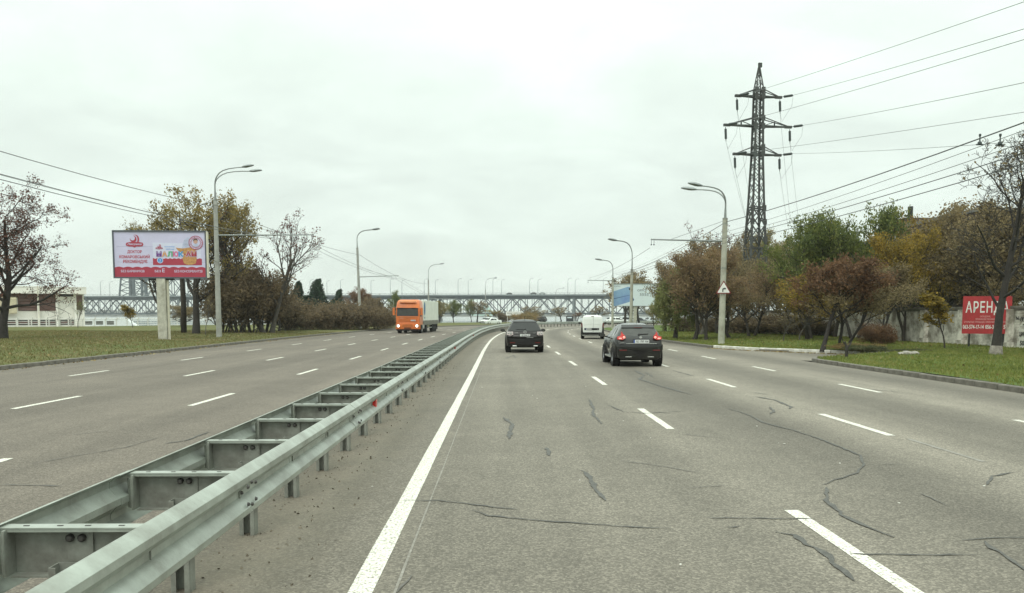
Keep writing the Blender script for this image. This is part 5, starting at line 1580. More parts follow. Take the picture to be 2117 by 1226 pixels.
for s in (-1, 1):
    m = MB(); P = [(s * .90, .10, 1.035), (s * .60, .045, 1.045), (s * .585, .03, .90), (s * .66, .015, .855), (s * .905, .085, .875)]
    m.plate([Vector(q_) + Vector((0, -.025, 0)) for q_ in P], (s * .0, .10, 0)); lo = m.build('tail_lamp', M['clear_lamp'], t, bevel=.012)
    m = MB(); m.lathe([(.0, -.032), (.05, -.03), (.055, .0)], 'y', (s * .70, .02, .955), 14); m.lathe([(.0, -.02), (.045, -.018), (.05, .0)], 'y', (s * .82, .045, .96), 14); m.build('lamp_lens', M['chrome'], lo)
    bx('exhaust_tip', (s * .52, .02, .335), (.22, .14, .07), M['chrome'], t, bevel=.02)
    bx('rear_reflector', (s * .62, -.012, .50), (.26, .03, .045), M['red_lamp_off'], t)
m = MB(); m.loft([[(x, y, .80), (x, y, .74), (x, y + .2, .60), (x, y + .25, .80)] for x, y in ((-.90, .06), (-.78, -.02), (-.4, -.045), (0, -.05), (.4, -.045), (.78, -.02), (.90, .06))]); m.build('bumper', M['black_paint'], t, smooth=40)
m = MB(); m.loft([[(x, y, .60), (x, y, .42), (x, y + .25, .36), (x, y + .25, .60)] for x, y in ((-.86, .08), (-.7, .005), (0, -.02), (.7, .005), (.86, .08))]); m.build('bumper_skirt', M['black_plastic'], t, smooth=40)
bx('skirt_strip', (0, .08, .335), (.82, .02, .03), pm('bright_trim', (.55, .53, .50), .5), t)
m = MB(); m.plate([(-.58, .62, 1.50), (.58, .62, 1.50), (.60, .80, 1.565), (-.60, .80, 1.565)], (0, 0, .022)); m.build('roof_spoiler', M['black_paint'], t, bevel=.01)
plate(t, (-.0, -.004, .868), 'АЕ 2944 АХ', .50, .112, blue=False)
disc(.052, .072, M['chrome'], t, (0, .045, 1.02), 'badge_ring', 20)
flat([(-.05, 1.03), (-.02, 1.025), (0, 1.008), (.02, 1.025), (.05, 1.03), (.02, 1.012), (0, .996), (-.02, 1.012)], M['chrome'], t, .04, 'badge')
lettering('mazda', (-.42, .035, .99), t, M['chrome'], w=.15, h=.034, bold=.02, name='badge_lettering'); lettering('CX-7', (.46, .035, .985), t, M['chrome'], w=.15, h=.034, bold=.02, name='badge_lettering')
wi = MB(); wi.bar((.0, .235, 1.145), (-.42, .24, 1.155), .022, .022); wi.bar((-.02, .22, 1.12), (.02, .25, 1.17), .05, .04); wi.build('rear_wiper', M['black_plastic'], t)
m = MB(); m.tube([(0, .95, 1.60), (0, .80, 1.80)], .008, 5); m.build('aerial', M['black_plastic'], t)
bx('tow_cover', (.24, -.05, .755), (.34, .012, .02), M['chrome'], t)

# the dark grey crossover in the middle lane
Lj = 4.14
jk = dict(L=Lj, hw=.865, belt=1.02, H=1.56, rw=.585, wr=.34, ww=.23, axles=(.72, 3.25), paint='grey_paint', sill=.26, mirror_y=2.70, mirror_out=.20,
          plan=[(0, .82), (.06, .92), (.2, .97), (.45, 1.02), (.75, 1.035), (1.1, .985), (1.9, .95), (2.7, .97), (3.25, 1.03), (3.6, .97), (Lj - .1, .82), (Lj, .66)],
          beltline=[(0, 1.06), (1.2, 1.06), (2.9, .98), (Lj, .9)],
          top=[(0, .74), (.05, .84), (.12, 1.02), (.18, 1.10), (.50, 1.40), (.66, 1.50), (1.5, 1.56), (2.3, 1.50), (3.05, 1.08), (3.8, .98), (Lj, .78)],
          rear_glass=((.205, 1.10, .66), (.505, 1.385, .60)), glass='glass_grey', windscreen=((3.0, 1.12, .66), (2.35, 1.46, .54)),
          side_glass=[(1.0, 1.72, 1.62, 1.22), (1.80, 2.72, 2.22, 1.70)])
jp = G(1322, 758.5)
t = car('grey_crossover', 'dark grey rounded crossover car with red brake lamps lit, in the middle lane', (jp.x, jp.y, .004), R(.4), jk)
jpl = plate(t, (.06, .010, .912), 'АЕ 1707 АМ', .56, .118)
for s in (-1, 1):
    m = MB()
    P = [(s * .80, .10, .985), (s * .62, .055, .97), (s * .50, .045, 1.03), (s * .52, .075, 1.10), (s * .60, .12, 1.19), (s * .635, .17, 1.265), (s * .645, .17, 1.20), (s * .665, .13, 1.115), (s * .80, .115, 1.075)]
    m.plate([Vector(q_) + Vector((0, -.035, 0)) for q_ in P], (0, .13, 0)); lo = m.build('tail_lamp', M['red_lamp'], t)
    m = MB(); m.lathe([(.0, -.03), (.035, -.025), (.045, .0)], 'y', (s * .565, .025, 1.055), 14); m.build('brake_light', M['red_lamp_lit'], lo, smooth=True)
    bx('lamp_cell', (s * .70, .028, 1.02), (.10, .02, .05), M['red_lamp_lit'], lo)
    bx('rear_reflector', (s * .60, -.035, .60), (.26, .03, .04), M['red_lamp_off'], t)
m = MB(); m.loft([[(x, y, .80), (x, y - .02, .72), (x, y, .60), (x, y + .25, .60), (x, y + .25, .80)] for x, y in ((-.86, .14), (-.72, .02), (-.4, -.03), (0, -.04), (.4, -.03), (.72, .02), (.86, .14))]); m.build('bumper', M['grey_paint'], t, smooth=40)
m = MB(); m.loft([[(x, y, .60), (x, y + .02, .34), (x, y + .3, .30), (x, y + .25, .60)] for x, y in ((-.85, .15), (-.7, .03), (0, -.02), (.7, .03), (.85, .15))]); m.build('bumper_skirt', M['black_plastic'], t, smooth=40)
bx('tailgate_strip', (.06, .008, .835), (1.10, .02, .018), M['chrome'], t); bx('bumper_seam', (0, -.01, .808), (1.5, .02, .012), M['black_plastic'], t)
for s in (-1, 1): bx('skirt_vent', (s * .40, -.01, .36), (.22, .03, .03), M['chrome'], t)
disc(.0, .045, M['chrome'], t, (.04, .055, 1.055), 'badge', 18, sx=1.15)
lettering('JUKE', (-.62, .04, .865), t, M['chrome'], w=.14, h=.035, bold=.02, name='badge_lettering')
m = MB(); m.plate([(-.60, .45, 1.385), (.60, .45, 1.385), (.58, .66, 1.485), (-.58, .66, 1.485)], (0, 0, .022)); m.build('roof_spoiler', M['black_paint'], t, bevel=.01)
bx('high_brake_lamp', (0, .45, 1.405), (.30, .02, .02), M['red_lamp_off'], t)
wi = MB(); wi.bar((.0, .225, 1.16), (.34, .235, 1.175), .024, .024); wi.bar((0, .20, 1.12), (0, .24, 1.17), .06, .05); wi.build('rear_wiper', M['black_plastic'], t)
m = MB(); m.tube([(0, .80, 1.55), (0, .70, 1.68)], .009, 5); m.build('aerial', M['black_plastic'], t)
for s in (-1, 1):
    for y in (1.25, 2.15): bx('door_handle', (s * .85, y, .93), (.03, .16, .03), M['chrome'], t)
    bx('side_step', (s * .84, 1.98, .32), (.10, 1.7, .06), M['silver_paint'], t)

# white panel van
Lv = 4.25
vn = dict(L=Lv, hw=.90, belt=1.15, H=1.86, rw=.74, wr=.32, ww=.2, axles=(.75, 3.35), paint='white_paint', sill=.26, mirror_y=3.0, mirror_out=.14, cat='van', rim='rim_dark',
          plan=[(0, .955), (.06, .985), (.25, 1.0), (Lv - .9, 1.0), (Lv - .4, .92), (Lv, .68)],
          top=[(0, 1.60), (.03, 1.76), (.12, 1.83), (.6, 1.86), (2.4, 1.84), (3.1, 1.25), (3.9, 1.0), (Lv, .75)], windscreen=((3.05, 1.32, .70), (2.5, 1.78, .66)), side_glass=[(2.2, 2.95, 2.55, 2.2)])
vp = G(1222, 701)
t = car('white_van', 'white panel van with blank rear doors, ahead at the bend', (vp.x + .1, vp.y, .004), R(-6), vn)
for s in (-1, 1):
    m = MB(); m.plate([(s * .875, -.015, 1.28), (s * .78, -.02, 1.22), (s * .76, -.02, .92), (s * .875, -.015, .90)], (0, .06, 0)); m.build('tail_lamp', M['red_lamp_off'], t)
    m = MB(); m.plate([(s * .885, -.02, .90), (s * .77, -.025, .92), (s * .73, -.025, .5), (s * .885, -.02, .35)], (0, .10, 0)); m.build('corner_guard', M['black_plastic'], t)
m = MB(); m.loft([[(x, y, .52), (x, y, .34), (x, y + .2, .30), (x, y + .2, .52)] for x, y in ((-.89, .03), (-.7, -.06), (0, -.08), (.7, -.06), (.89, .03))]); m.build('bumper', M['black_plastic'], t)
bx('door_gap', (.06, -.006, 1.15), (.014, .012, 1.2), M['dark_metal'], t)
bx('door_panel', (-.34, -.012, 1.36), (.60, .014, .46), M['white_paint'], t, bevel=.02); bx('door_panel', (.40, -.012, 1.36), (.52, .014, .46), M['white_paint'], t, bevel=.02)
bx('plate_trim', (-.06, -.012, .775), (1.14, .03, .16), M['black_plastic'], t, bevel=.02)
plate(t, (-.30, -.035, .775), 'АЕ 5830 ЕК', .46, .10)
bx('badge', (.40, -.032, .775), (.07, .02, .07), M['chrome'], t)
bx('high_brake_lamp', (0, -.0, 1.78), (.2, .03, .03), M['red_lamp_off'], t)

# the orange articulated lorry coming the other way
lpv = G(843, 689.5)
lo_ = thing('articulated_lorry', 'orange cab lorry with white trailer and lit headlamps coming towards us', 'lorry', (lpv.x, lpv.y, .004), PI - R(3.2))
# local frame: nose at y = 0 pointing +Y towards us, so the trailer lies at negative y
m = MB(); rings = []
for y, w, zt, zb in ((0.0, 1.14, 3.02, .95), (-.06, 1.20, 3.12, .90), (-.25, 1.24, 3.28, .88), (-.7, 1.25, 3.42, .88), (-1.3, 1.25, 3.48, .88), (-2.2, 1.24, 3.46, .9)):
    P = [(-w, zb), (-w, 1.5), (-w * .995, 2.55), (-w * .96, zt - .28), (-w * .86, zt - .06), (-w * .7, zt), (w * .7, zt), (w * .86, zt - .06), (w * .96, zt - .28), (w * .995, 2.55), (w, 1.5), (w, zb)]
    rings.append([(x, y - (.10 if z > 1.75 and y > -.3 else 0) - (.16 if z > 2.55 and y > -.3 else 0), z) for x, z in P])
m.loft(rings); cab = m.build('cab', M['orange_paint'], lo_, smooth=40)
m = MB(); m.plate([(-1.10, -.03, 1.78), (1.10, -.03, 1.78), (1.06, -.06, 2.54), (.4, -.06, 2.57), (-.4, -.06, 2.57), (-1.06, -.06, 2.54)], (0, .03, 0)); m.build('windscreen', M['glass_grey'], cab)
m = MB(); m.plate([(-1.12, -.20, 2.60), (1.12, -.20, 2.60), (1.10, .02, 2.50), (.55, .02, 2.50), (.5, .03, 2.56), (-.5, .03, 2.56), (-.55, .02, 2.50), (-1.10, .02, 2.50)], (0, 0, .03)); m.build('sun_visor', M['black_plastic'], cab)
bx('roof_slot', (0, -.17, 3.13), (1.6, .06, .05), M['orange_dark'], cab)
bx('roof_edge', (0, -.22, 3.26), (1.8, .25, .06), pm('pale_orange', (.62, .36, .16), .5), cab)
for z in (1.66, 1.46, 1.30): bx('grille_bar', (0, .035, z), (1.9, .03, .05), M['orange_dark'], cab)
bx('grille_panel', (0, .012, 1.48), (2.02, .04, .52), M['orange_paint'], cab, bevel=.02)
lettering('DAF', (0, .075, 1.55), cab, M['orange_dark'], w=.4, h=.10, bold=.03, rot=(0, 0, PI), name='badge_lettering')
lettering('XF 105', (.62, .04, 1.56), cab, M['chrome'], w=.36, h=.07, bold=.02, rot=(0, 0, PI), name='badge_lettering')
pb = bx('number_plate', (-.58, .06, 1.33), (.5, .03, .13), M['plate'], lo_); link('plate_lettering', text_mesh('АЕ 2176 ВК', .42, .08, M['ink'], bold=.02), pb, (0, .018, 0), (0, 0, PI))
m = MB(); m.loft([[(x, y, .98), (x, y + .03, .75), (x, y, .45), (x, y - .5, .42), (x, y - .5, .98)] for x, y in ((-1.25, -.12), (-1.15, .02), (-.8, .07), (0, .09), (.8, .07), (1.15, .02), (1.25, -.12))]); bmp = m.build('bumper', M['orange_paint'], lo_, smooth=40)
bx('bumper_mesh', (0, .10, .80), (1.05, .05, .26), M['orange_dark'], bmp); bx('bumper_slot', (0, .10, .55), (.72, .05, .10), M['black_plastic'], bmp); bx('skirt', (0, -.1, .36), (2.3, .3, .16), M['black_plastic'], bmp)
for s in (-1, 1):
    bx('headlamp_housing', (s * .97, .055, .77), (.36, .08, .22), M['clear_lamp'], bmp, bevel=.02)
    h = MB(); h.lathe([(.0, .05), (.09, .04), (.135, .01), (.14, -.05)], 'y', (s * .95, .07, .77), 16); h.build('headlamp', M['head_lit'], bmp, smooth=True)
    m = MB(); m.box((s * 1.44, -.12, 2.35), (.22, .16, .55)); m.box((s * 1.44, -.12, 1.98), (.22, .15, .22)); m.bar((s * 1.2, -.2, 2.62), (s * 1.42, -.14, 2.58), .05, .05); m.bar((s * 1.2, -.2, 1.9), (s * 1.42, -.14, 1.92), .05, .05)
    m.build('wing_mirror', M['orange_paint'], cab, bevel=.03)
    m = MB(); m.plate([(s * 1.245, -.35, 1.72), (s * 1.245, -1.15, 1.72), (s * 1.24, -1.15, 2.45), (s * 1.24, -.50, 2.50)], (s * .02, 0, 0)); m.build('side_window', M['glass_dark'], cab)
    bx('cab_step', (s * 1.2, -.75, .62), (.16, .6, .5), M['black_plastic'], lo_)
    bx('fuel_tank', (s * 1.02, -2.9, .68), (.42, 1.0, .52), M['silver_paint'], lo_, bevel=.08)
m = MB(); m.bar((-.8, .0, 1.80), (-.1, .0, 1.84), .03, .03); m.bar((.1, .0, 1.80), (.8, .0, 1.84), .03, .03); m.build('wipers', M['black_plastic'], cab)
bx('chassis', (0, -6.5, .85), (.9, 11.5, .25), M['dark_metal'], lo_)
for y in (-1.35, -4.9, -10.0, -11.2, -12.4):
    for s in (-1, 1): wheel(lo_, s * 1.06, y, .50, .36, 'rim_dark' if y < -2 else 'rim', 8, seg=20)
TRL = 12.9
bx('trailer_box', (0, -2.6 - TRL / 2 + .5, 2.30), (2.50, TRL - 1, 2.28), M['trailer_white'], lo_, bevel=.03)
bx('trailer_skirt', (0, -2.6 - TRL / 2 + .5, 1.08), (2.52, TRL - 1, .46), M['trailer_grey'], lo_)
bx('trailer_frame', (0, -2.6 - TRL / 2 + .5, .80), (2.2, TRL - 1.2, .12), M['dark_metal'], lo_)
for i in range(5): bx('side_rib', (-1.257, -3.2 - i * 2.7, 2.3), (.02, .05, 2.2), M['trailer_white'], lo_)
m = MB(); m.plate([(-1.262, -3.4 - .5 * math.sin(a), 2.55 + .72 * math.cos(a)) for a in np.linspace(0, 2 * PI, 18)[:-1]], (-.006, 0, 0)); m.build('side_emblem', M['blue_print'], lo_)
bx('side_lettering', (-1.264, -3.4, 1.60), (.006, .5, .16), M['blue_print'], lo_)
for s in (-1, 1):
    bx('landing_leg', (s * .9, -5.9, .55), (.12, .14, .9), M['dark_metal'], lo_); bx('mudflap', (s * 1.05, -13.3, .55), (.5, .03, .6), M['black_plastic'], lo_)
    m = MB(); m.box((s * 1.16, -8.0, .86), (.04, 2.6, .10)); m.box((s * 1.16, -8.0, .52), (.04, 2.6, .10)); m.build('side_guard', M['galv'], lo_)
    bx('axle', (0, -11.2 + s * .02, .5), (2.0, .12, .12), M['dark_metal'], lo_)

# cars far ahead
def saloon(paint, group=None, L_=4.2, H_=1.42):
    return dict(L=L_, hw=.82, belt=.92, H=H_, rw=.58, wr=.30, ww=.18, axles=(.85, 3.2), paint=paint, sill=.22, n=12, group=group, mirror_y=2.7,
                top=[(0, .62), (.05, .80), (.12, .9), (.85, .95), (1.35, H_ - .04), (2.0, H_), (2.6, H_ - .06), (3.15, .95), (L_ - .1, .82), (L_, .6)],
                rear_glass=((.87, .98, .60), (1.33, H_ - .06, .52)), windscreen=((3.1, .99, .62), (2.62, H_ - .09, .52)), side_glass=[(1.25, 1.9, 1.85, 1.5), (1.98, 2.9, 2.5, 1.95)])
def suv(paint, group=None, H_=1.66):
    return dict(L=4.5, hw=.90, belt=1.0, H=H_, rw=.66, wr=.35, ww=.22, axles=(.85, 3.5), paint=paint, sill=.26, n=12, group=group, mirror_y=2.9,
                top=[(0, .7), (.05, .9), (.12, 1.03), (.45, H_ - .08), (.7, H_ - .02), (1.6, H_), (2.4, H_ - .05), (3.2, 1.08), (4.2, .95), (4.5, .7)],
                rear_glass=((.16, 1.06, .70), (.42, H_ - .13, .62)), windscreen=((3.15, 1.1, .70), (2.5, H_ - .1, .6)), side_glass=[(.8, 1.5, 1.45, .95), (1.6, 2.9, 2.45, 1.6)])
def lamps(t, paint_front=True, L_=4.2, z=.68):
    for s in (-1, 1):
        bx('headlamp', (s * .58, L_ - .12, z), (.24, .14, .13), M['clear_lamp'], t); bx('tail_lamp', (s * .66, .02, .78), (.2, .06, .13), M['red_lamp_off'], t)
    bx('grille', (0, L_ - .02, z), (.8, .08, .12), M['black_plastic'], t); bx('bumper', (0, L_ - .04, .42), (1.4, .14, .14), M['black_plastic'], t)
gF = 'cars on the far side of the bend'
fc = [('pale_sedan', 'old cream-white sedan rounding the bend beyond the guard rail', (1033, 673.5), 168, R(128), saloon('white_paint')),
      ('pale_sedan', 'white-bonneted car half hidden behind the cream-white sedan', (1017, 672.5), 182, R(150), saloon('white_paint')),
      ('dark_suv', 'dark car parked beyond the guard rail right of the black car', (1129, 668), 232, R(62), suv('grey_paint')),
      ('white_sedan', 'white car on the bend just right of the white van', (1255, 673), 174, R(-72), suv('white_paint', None, 1.55)),
      ('silver_suv', 'silver sport utility car behind the white car on the bend', (1276, 673), 178, R(-66), suv('silver_paint')),
      ('grey_sedan', 'grey-green car behind the trees below the phone billboard', (1330, 672), 185, R(-60), saloon('silver_paint')),
      ('pale_sedan', 'pale car seen between the trunks right of the phone billboard', (1374, 672), 188, R(-62), saloon('white_paint')),
      ('dark_sedan', 'dark car behind the billboard post beyond the right lawn', (1303, 672), 183, R(-60), saloon('navy_paint'))]
for n_, lab, (px, py_), Yc, rz, spec in fc:
    d = ray(px, 652); x = d.x / d.y * Yc
    spec['group'] = None
    t = car(n_, lab, (x, Yc, .0), rz, spec); lamps(t, True, spec['L'])
# dark boxy kiosk by the bend
kx = ray(1178, 652); kx = kx.x / kx.y * 226
ks = thing('kiosk', 'small dark kiosk with a pale window band beyond the bend, left of the white van', 'kiosk', (kx, 226, .05), R(-8))
bx('wall', (0, 0, .75), (1.8, 1.8, 1.5), M['kiosk'], ks); bx('roof', (0, 0, 1.54), (2.0, 2.0, .10), M['dark_metal'], ks); bx('window', (0, -.92, 1.22), (1.2, .06, .3), M['oppo_pale'], ks)
# ------------------------------------------------------------------ trees
def grow(seed, stems=1, H=10., W=8., trunk_r=.22, trunk_h=.3, n_limb=7, limb_ang=(35, 60), levels=3, kids_=(6, 5, 4), ratio=(.62, .55, .5), up=.12, wig=.16, droop=0.0, lean=(0, 0), stem_spread=.0, twig_r=.006, conical=False, limb_len=.6, leader=True, rr=.62, trunk_path=None):
    """tapered trunk and limbs that fork again and again; returns branch polylines by level and the twig ends"""
    r = random.Random(seed)
    out = []; ends = []
    Zv = Vector((0, 0, 1))
    def rv(): return Vector((r.gauss(0, 1), r.gauss(0, 1), r.gauss(0, 1)))
    def bend(d, ang, az):
        a = d.orthogonal().normalized(); b = d.cross(a)
        return (d * math.cos(ang) + (a * math.cos(az) + b * math.sin(az)) * math.sin(ang)).normalized()
    def br_(p, d, L_, ra, lev, az0):
        n = 6 if lev == 0 else (5 if lev == 1 else (4 if lev < levels else 3))
        pts = [p.copy()]; dirs = [d.copy()]
        for i in range(n):
            d = (d + rv() * wig * (.5 if lev == 0 else 1) + Zv * (up * (0 if lev == 0 else 1)) - Zv * droop * (lev >= 2) * (1 + i * .5)).normalized()
            p = p + d * (L_ / n); pts.append(p.copy()); dirs.append(d.copy())
        if lev == 0 and trunk_path:
            pts = [Vector(q) for q in trunk_path]; n = len(pts) - 1
            dirs = [(pts[min(i + 1, n)] - pts[max(i - 1, 0)]).normalized() for i in range(n + 1)]; p = pts[-1]
        tip = (.22 if trunk_path else .55) if lev == 0 else (.40 if lev < levels else .35)
        rad = [max(twig_r, ra * (1 - (1 - tip) * i / n)) for i in range(n + 1)]
        if lev == 0: rad[0] *= 1.3
        out.append((lev, pts, rad))
        if lev >= levels:
            ends.append(pts); return
        k = n_limb if lev == 0 else kids_[min(lev - 1, len(kids_) - 1)]
        t0 = trunk_h if lev == 0 else .22
        for j in range(k):
            t = t0 + (1 - t0) * (j + r.random() * .8) / k
            if lev == 0 and not leader: t = t0 + (1 - t0) * (.15 + .85 * t) if False else t
            t = min(t, 1.0); x = t * n; i = min(int(x), n - 1); q_ = x - i
            bp = pts[i].lerp(pts[i + 1], q_); bd_ = dirs[i].lerp(dirs[i + 1], q_).normalized(); brad = rad[i] + (rad[i + 1] - rad[i]) * q_
            ang = R(r.uniform(*limb_ang)) * (1 if lev else (1.15 - .45 * t)); az = az0 + j * 2.4 + r.uniform(-.5, .5)
            if lev == 0: ln = H * limb_len * (1.1 - .55 * t if not conical else 1.15 - 1.05 * t) * r.uniform(.8, 1.15)
            else: ln = L_ * ratio[min(lev - 1, len(ratio) - 1)] * (1.1 - .45 * t) * r.uniform(.75, 1.2)
            br_(bp, bend(bd_, ang, az), ln, brad * r.uniform(rr - .1, rr + .1), lev + 1, r.uniform(0, 6.3))
        ends.append(pts[-2:])
    for s in range(stems):
        a = 2 * PI * s / stems + r.uniform(-.4, .4)
        sp = stem_spread * r.uniform(.6, 1.2) if stems > 1 else 0
        d = Vector((lean[0] + math.cos(a) * sp, lean[1] + math.sin(a) * sp, 1)).normalized()
        b0 = Vector((math.cos(a), math.sin(a), 0)) * (trunk_r * 1.1 if stems > 1 else 0) * (1 if stems < 5 else r.uniform(.5, 6))
        br_(b0 + Vector((0, 0, -.15)), d, H * (.72 if leader else .5) * (r.uniform(.7, 1) if stems > 2 else 1), trunk_r * (1 if stems == 1 else .75), 0, r.uniform(0, 6))
    # bring to the wanted height and spread
    allp = np.array([p for _, P, _ in out for p in P])
    hz = H / allp[:, 2].max()
    c = np.array([0, 0]); ext = np.percentile(np.abs(allp[:, 0] - allp[0, 0]), 98) * 2
    ext2 = np.percentile(np.abs(allp[:, 1]), 98) * 2
    sx = W / max(.1, (ext + ext2) / 2)
    if trunk_path: hz = sx = 1.0
    # keep the foot where it is
    def fx(p): 
        return Vector((p.x * sx, p.y * sx, p.z * hz))
    out = [(l, [fx(p) for p in P], rd) for l, P, rd in out]; ends = [[fx(p) for p in P] for P in ends]
    return out, ends
def branches_mesh(name, brs, mat, sides={0: 9, 1: 6, 2: 4}, rest=3):
    V, Fq = [], []
    nv = 0
    bylen = {}
    for l, P, rd in brs: bylen.setdefault((len(P), sides.get(l, rest)), []).append((P, rd))
    for (n, k), lst in bylen.items():
        P = np.array([[tuple(p) for p in q_[0]] for q_ in lst]); rd = np.array([q_[1] for q_ in lst])
        t = np.gradient(P, axis=1); t /= np.linalg.norm(t, axis=2, keepdims=True) + 1e-9
        ref = np.where(np.abs(t[:, :1, 2:3]) > .9, np.array([1., 0, 0]), np.array([0, 0, 1.]))
        a = np.cross(t, ref); a /= np.linalg.norm(a, axis=2, keepdims=True) + 1e-9
        b = np.cross(t, a)
        q_ = np.arange(k) * 2 * PI / k
        ring = P[:, :, None, :] + rd[:, :, None, None] * (a[:, :, None, :] * np.cos(q_)[None, None, :, None] + b[:, :, None, :] * np.sin(q_)[None, None, :, None])
        m_ = len(lst); V.append(ring.reshape(-1, 3))
        base = nv + np.arange(m_)[:, None, None] * (n * k) + np.arange(n - 1)[None, :, None] * k
        j = np.arange(k)[None, None, :]; j2 = (j + 1) % k
        f = np.stack([base + j, base + j2, base + k + j2, base + k + j], -1).reshape(-1, 4); Fq.append(f); nv += m_ * n * k
    V = np.concatenate(V); Fq = np.concatenate(Fq)
    me = bpy.data.meshes.new(name); me.vertices.add(len(V)); me.vertices.foreach_set('co', V.astype(np.float32).ravel())
    me.loops.add(len(Fq) * 4); me.loops.foreach_set('vertex_index', Fq.astype(np.int32).ravel())
    me.polygons.add(len(Fq)); me.polygons.foreach_set('loop_start', np.arange(0, len(Fq) * 4, 4, dtype=np.int32))
    me.update(calc_edges=True); me.polygons.foreach_set('use_smooth', [True] * len(Fq)); me.materials.append(mat)
    return me
def leaves_mesh(name, ends, n, size, spread, mat, seed, hang=False, thin=0.0, zmin=0.0, aspect=1.3):
    g = np.random.default_rng(seed)
    segs = [(P[i], P[i + 1]) for P in ends for i in range(len(P) - 1)]
    # twigs gather their leaves in clumps, and some twigs have lost theirs
    wts = g.random(len(segs)) ** 1.5 if thin == 0 else (g.random(len(segs)) > thin) * g.random(len(segs))
    wts = wts / wts.sum()
    idx = g.choice(len(segs), n, p=wts)
    a = np.array([tuple(s[0]) for s in segs])[idx]; b = np.array([tuple(s[1]) for s in segs])[idx]
    pos = a + (b - a) * g.random((n, 1)) * 1.1 + g.normal(size=(n, 3)) * spread
    if hang: pos[:, 2] -= np.abs(g.normal(size=n)) * spread * hang
    pos = pos[pos[:, 2] > zmin]
    return quads(pos, size, mat, name, aspect=aspect)
PROT = {}
def proto(key, bark, leaf, seed, n_leaf, size, spread, twigs=True, wash=None, hang=False, thin=0.0, zmin=.4, aspect=1.3, **k):
    brs, ends = grow(seed, **k)
    lv = k.get('levels', 3)
    d = {'trunk': branches_mesh('trunk', [b for b in brs if b[0] == 0], M[bark]),
         'branches': branches_mesh('branches', [b for b in brs if b[0] > 0], M[bark if n_leaf > 4000 else bark])}
    if n_leaf: d['crown'] = leaves_mesh('crown', ends, n_leaf, size, spread, L[leaf], seed, hang, thin, zmin, aspect)
    d['H'] = k['H']; d['W'] = k['W']; d['stem'] = brs[0]
    PROT[key] = d
def plant(key, name, label, cat, loc, h=None, w=None, rz=0.0, group=None, leaf=None, tilt=(0, 0)):
    d = PROT[key]
    sz = h / d['H'] if h else 1; sx = w / d['W'] if w else sz
    t = thing(name, label, cat, loc, rz, group); t.scale = (sx, sx, sz); t.rotation_euler = (tilt[0], tilt[1], rz)
    for part in ('trunk', 'branches', 'crown'):
        if part in d:
            o = link(part, d[part], t)
            if part == 'crown' and leaf:
                o.material_slots[0].link = 'OBJECT'; o.material_slots[0].material = L[leaf]
    return t
proto('bare_red', 'bark_dark', 'sparse', 11, 10500, .105, .15, H=12.0, W=11, trunk_r=.34, trunk_h=.26, n_limb=17, limb_ang=(34, 66), levels=4, kids_=(6, 5, 5), ratio=(.6, .56, .5), up=.10, wig=.17, limb_len=.42, rr=.45, twig_r=.009, thin=.2, zmin=3.0, trunk_path=[(0, 0, -.1), (.12, 0, 1.4), (.42, 0, 3.2), (.62, .1, 5.0), (.5, .1, 7.0), (.55, 0, 9.6)])
proto('oak', 'bark_dark', 'oak', 23, 9500, .15, .22, H=12.5, W=9.5, trunk_r=.30, trunk_h=.28, n_limb=9, limb_ang=(28, 55), levels=3, kids_=(7, 5), ratio=(.62, .5), up=.14, wig=.18, limb_len=.52, twig_r=.010, thin=.45, zmin=2.5)
proto('vee', 'bark_grey', 'sparse', 31, 1500, .13, .14, stems=2, stem_spread=.32, H=11., W=8.0, trunk_r=.27, trunk_h=.34, n_limb=6, limb_ang=(16, 34), levels=4, kids_=(5, 4, 4), ratio=(.62, .55, .5), up=.08, wig=.11, limb_len=.52, twig_r=.009, thin=.6, zmin=3.0)
proto('thicket', 'bark', 'thicket', 41, 11000, .16, .28, stems=9, stem_spread=.35, H=6.5, W=4.6, trunk_r=.07, trunk_h=.12, n_limb=7, limb_ang=(20, 45), levels=2, kids_=(6,), ratio=(.6,), up=.2, wig=.18, limb_len=.45, twig_r=.010, zmin=.05)
proto('bush', 'bark', 'shrub', 47, 11000, .13, .22, stems=14, stem_spread=.75, H=3.0, W=4.6, trunk_r=.035, trunk_h=.1, n_limb=7, limb_ang=(20, 50), levels=2, kids_=(5,), ratio=(.6,), up=.05, wig=.2, limb_len=.5, twig_r=.007, zmin=.02)
proto('pine', 'bark_dark', 'pine', 53, 9000, .30, .16, H=7.5, W=4.2, trunk_r=.16, trunk_h=.16, n_limb=26, limb_ang=(62, 84), levels=2, kids_=(6,), ratio=(.5,), up=.10, wig=.10, limb_len=.33, twig_r=.012, conical=True, zmin=.5, aspect=1.0)
proto('willow', 'bark', 'willow', 61, 17000, .15, .16, H=9.6, W=6.0, trunk_r=.26, trunk_h=.30, n_limb=10, limb_ang=(25, 55), levels=3, kids_=(7, 6), ratio=(.6, .75), up=.10, wig=.14, droop=.36, limb_len=.44, twig_r=.008, hang=2.6, thin=.2, zmin=1.0, aspect=2.0)
proto('rust', 'bark', 'rust', 71, 13000, .145, .24, H=10.5, W=7.0, trunk_r=.20, trunk_h=.22, n_limb=10, limb_ang=(24, 48), levels=3, kids_=(7, 5), ratio=(.6, .5), up=.18, wig=.16, limb_len=.46, twig_r=.010, thin=.18, zmin=1.6)
proto('rust2', 'bark', 'rust', 77, 12500, .145, .26, stems=2, stem_spread=.16, H=10.0, W=7.4, trunk_r=.20, trunk_h=.26, n_limb=8, limb_ang=(24, 52), levels=3, kids_=(7, 5), ratio=(.62, .5), up=.14, wig=.18, limb_len=.46, twig_r=.010, thin=.18, zmin=1.6)
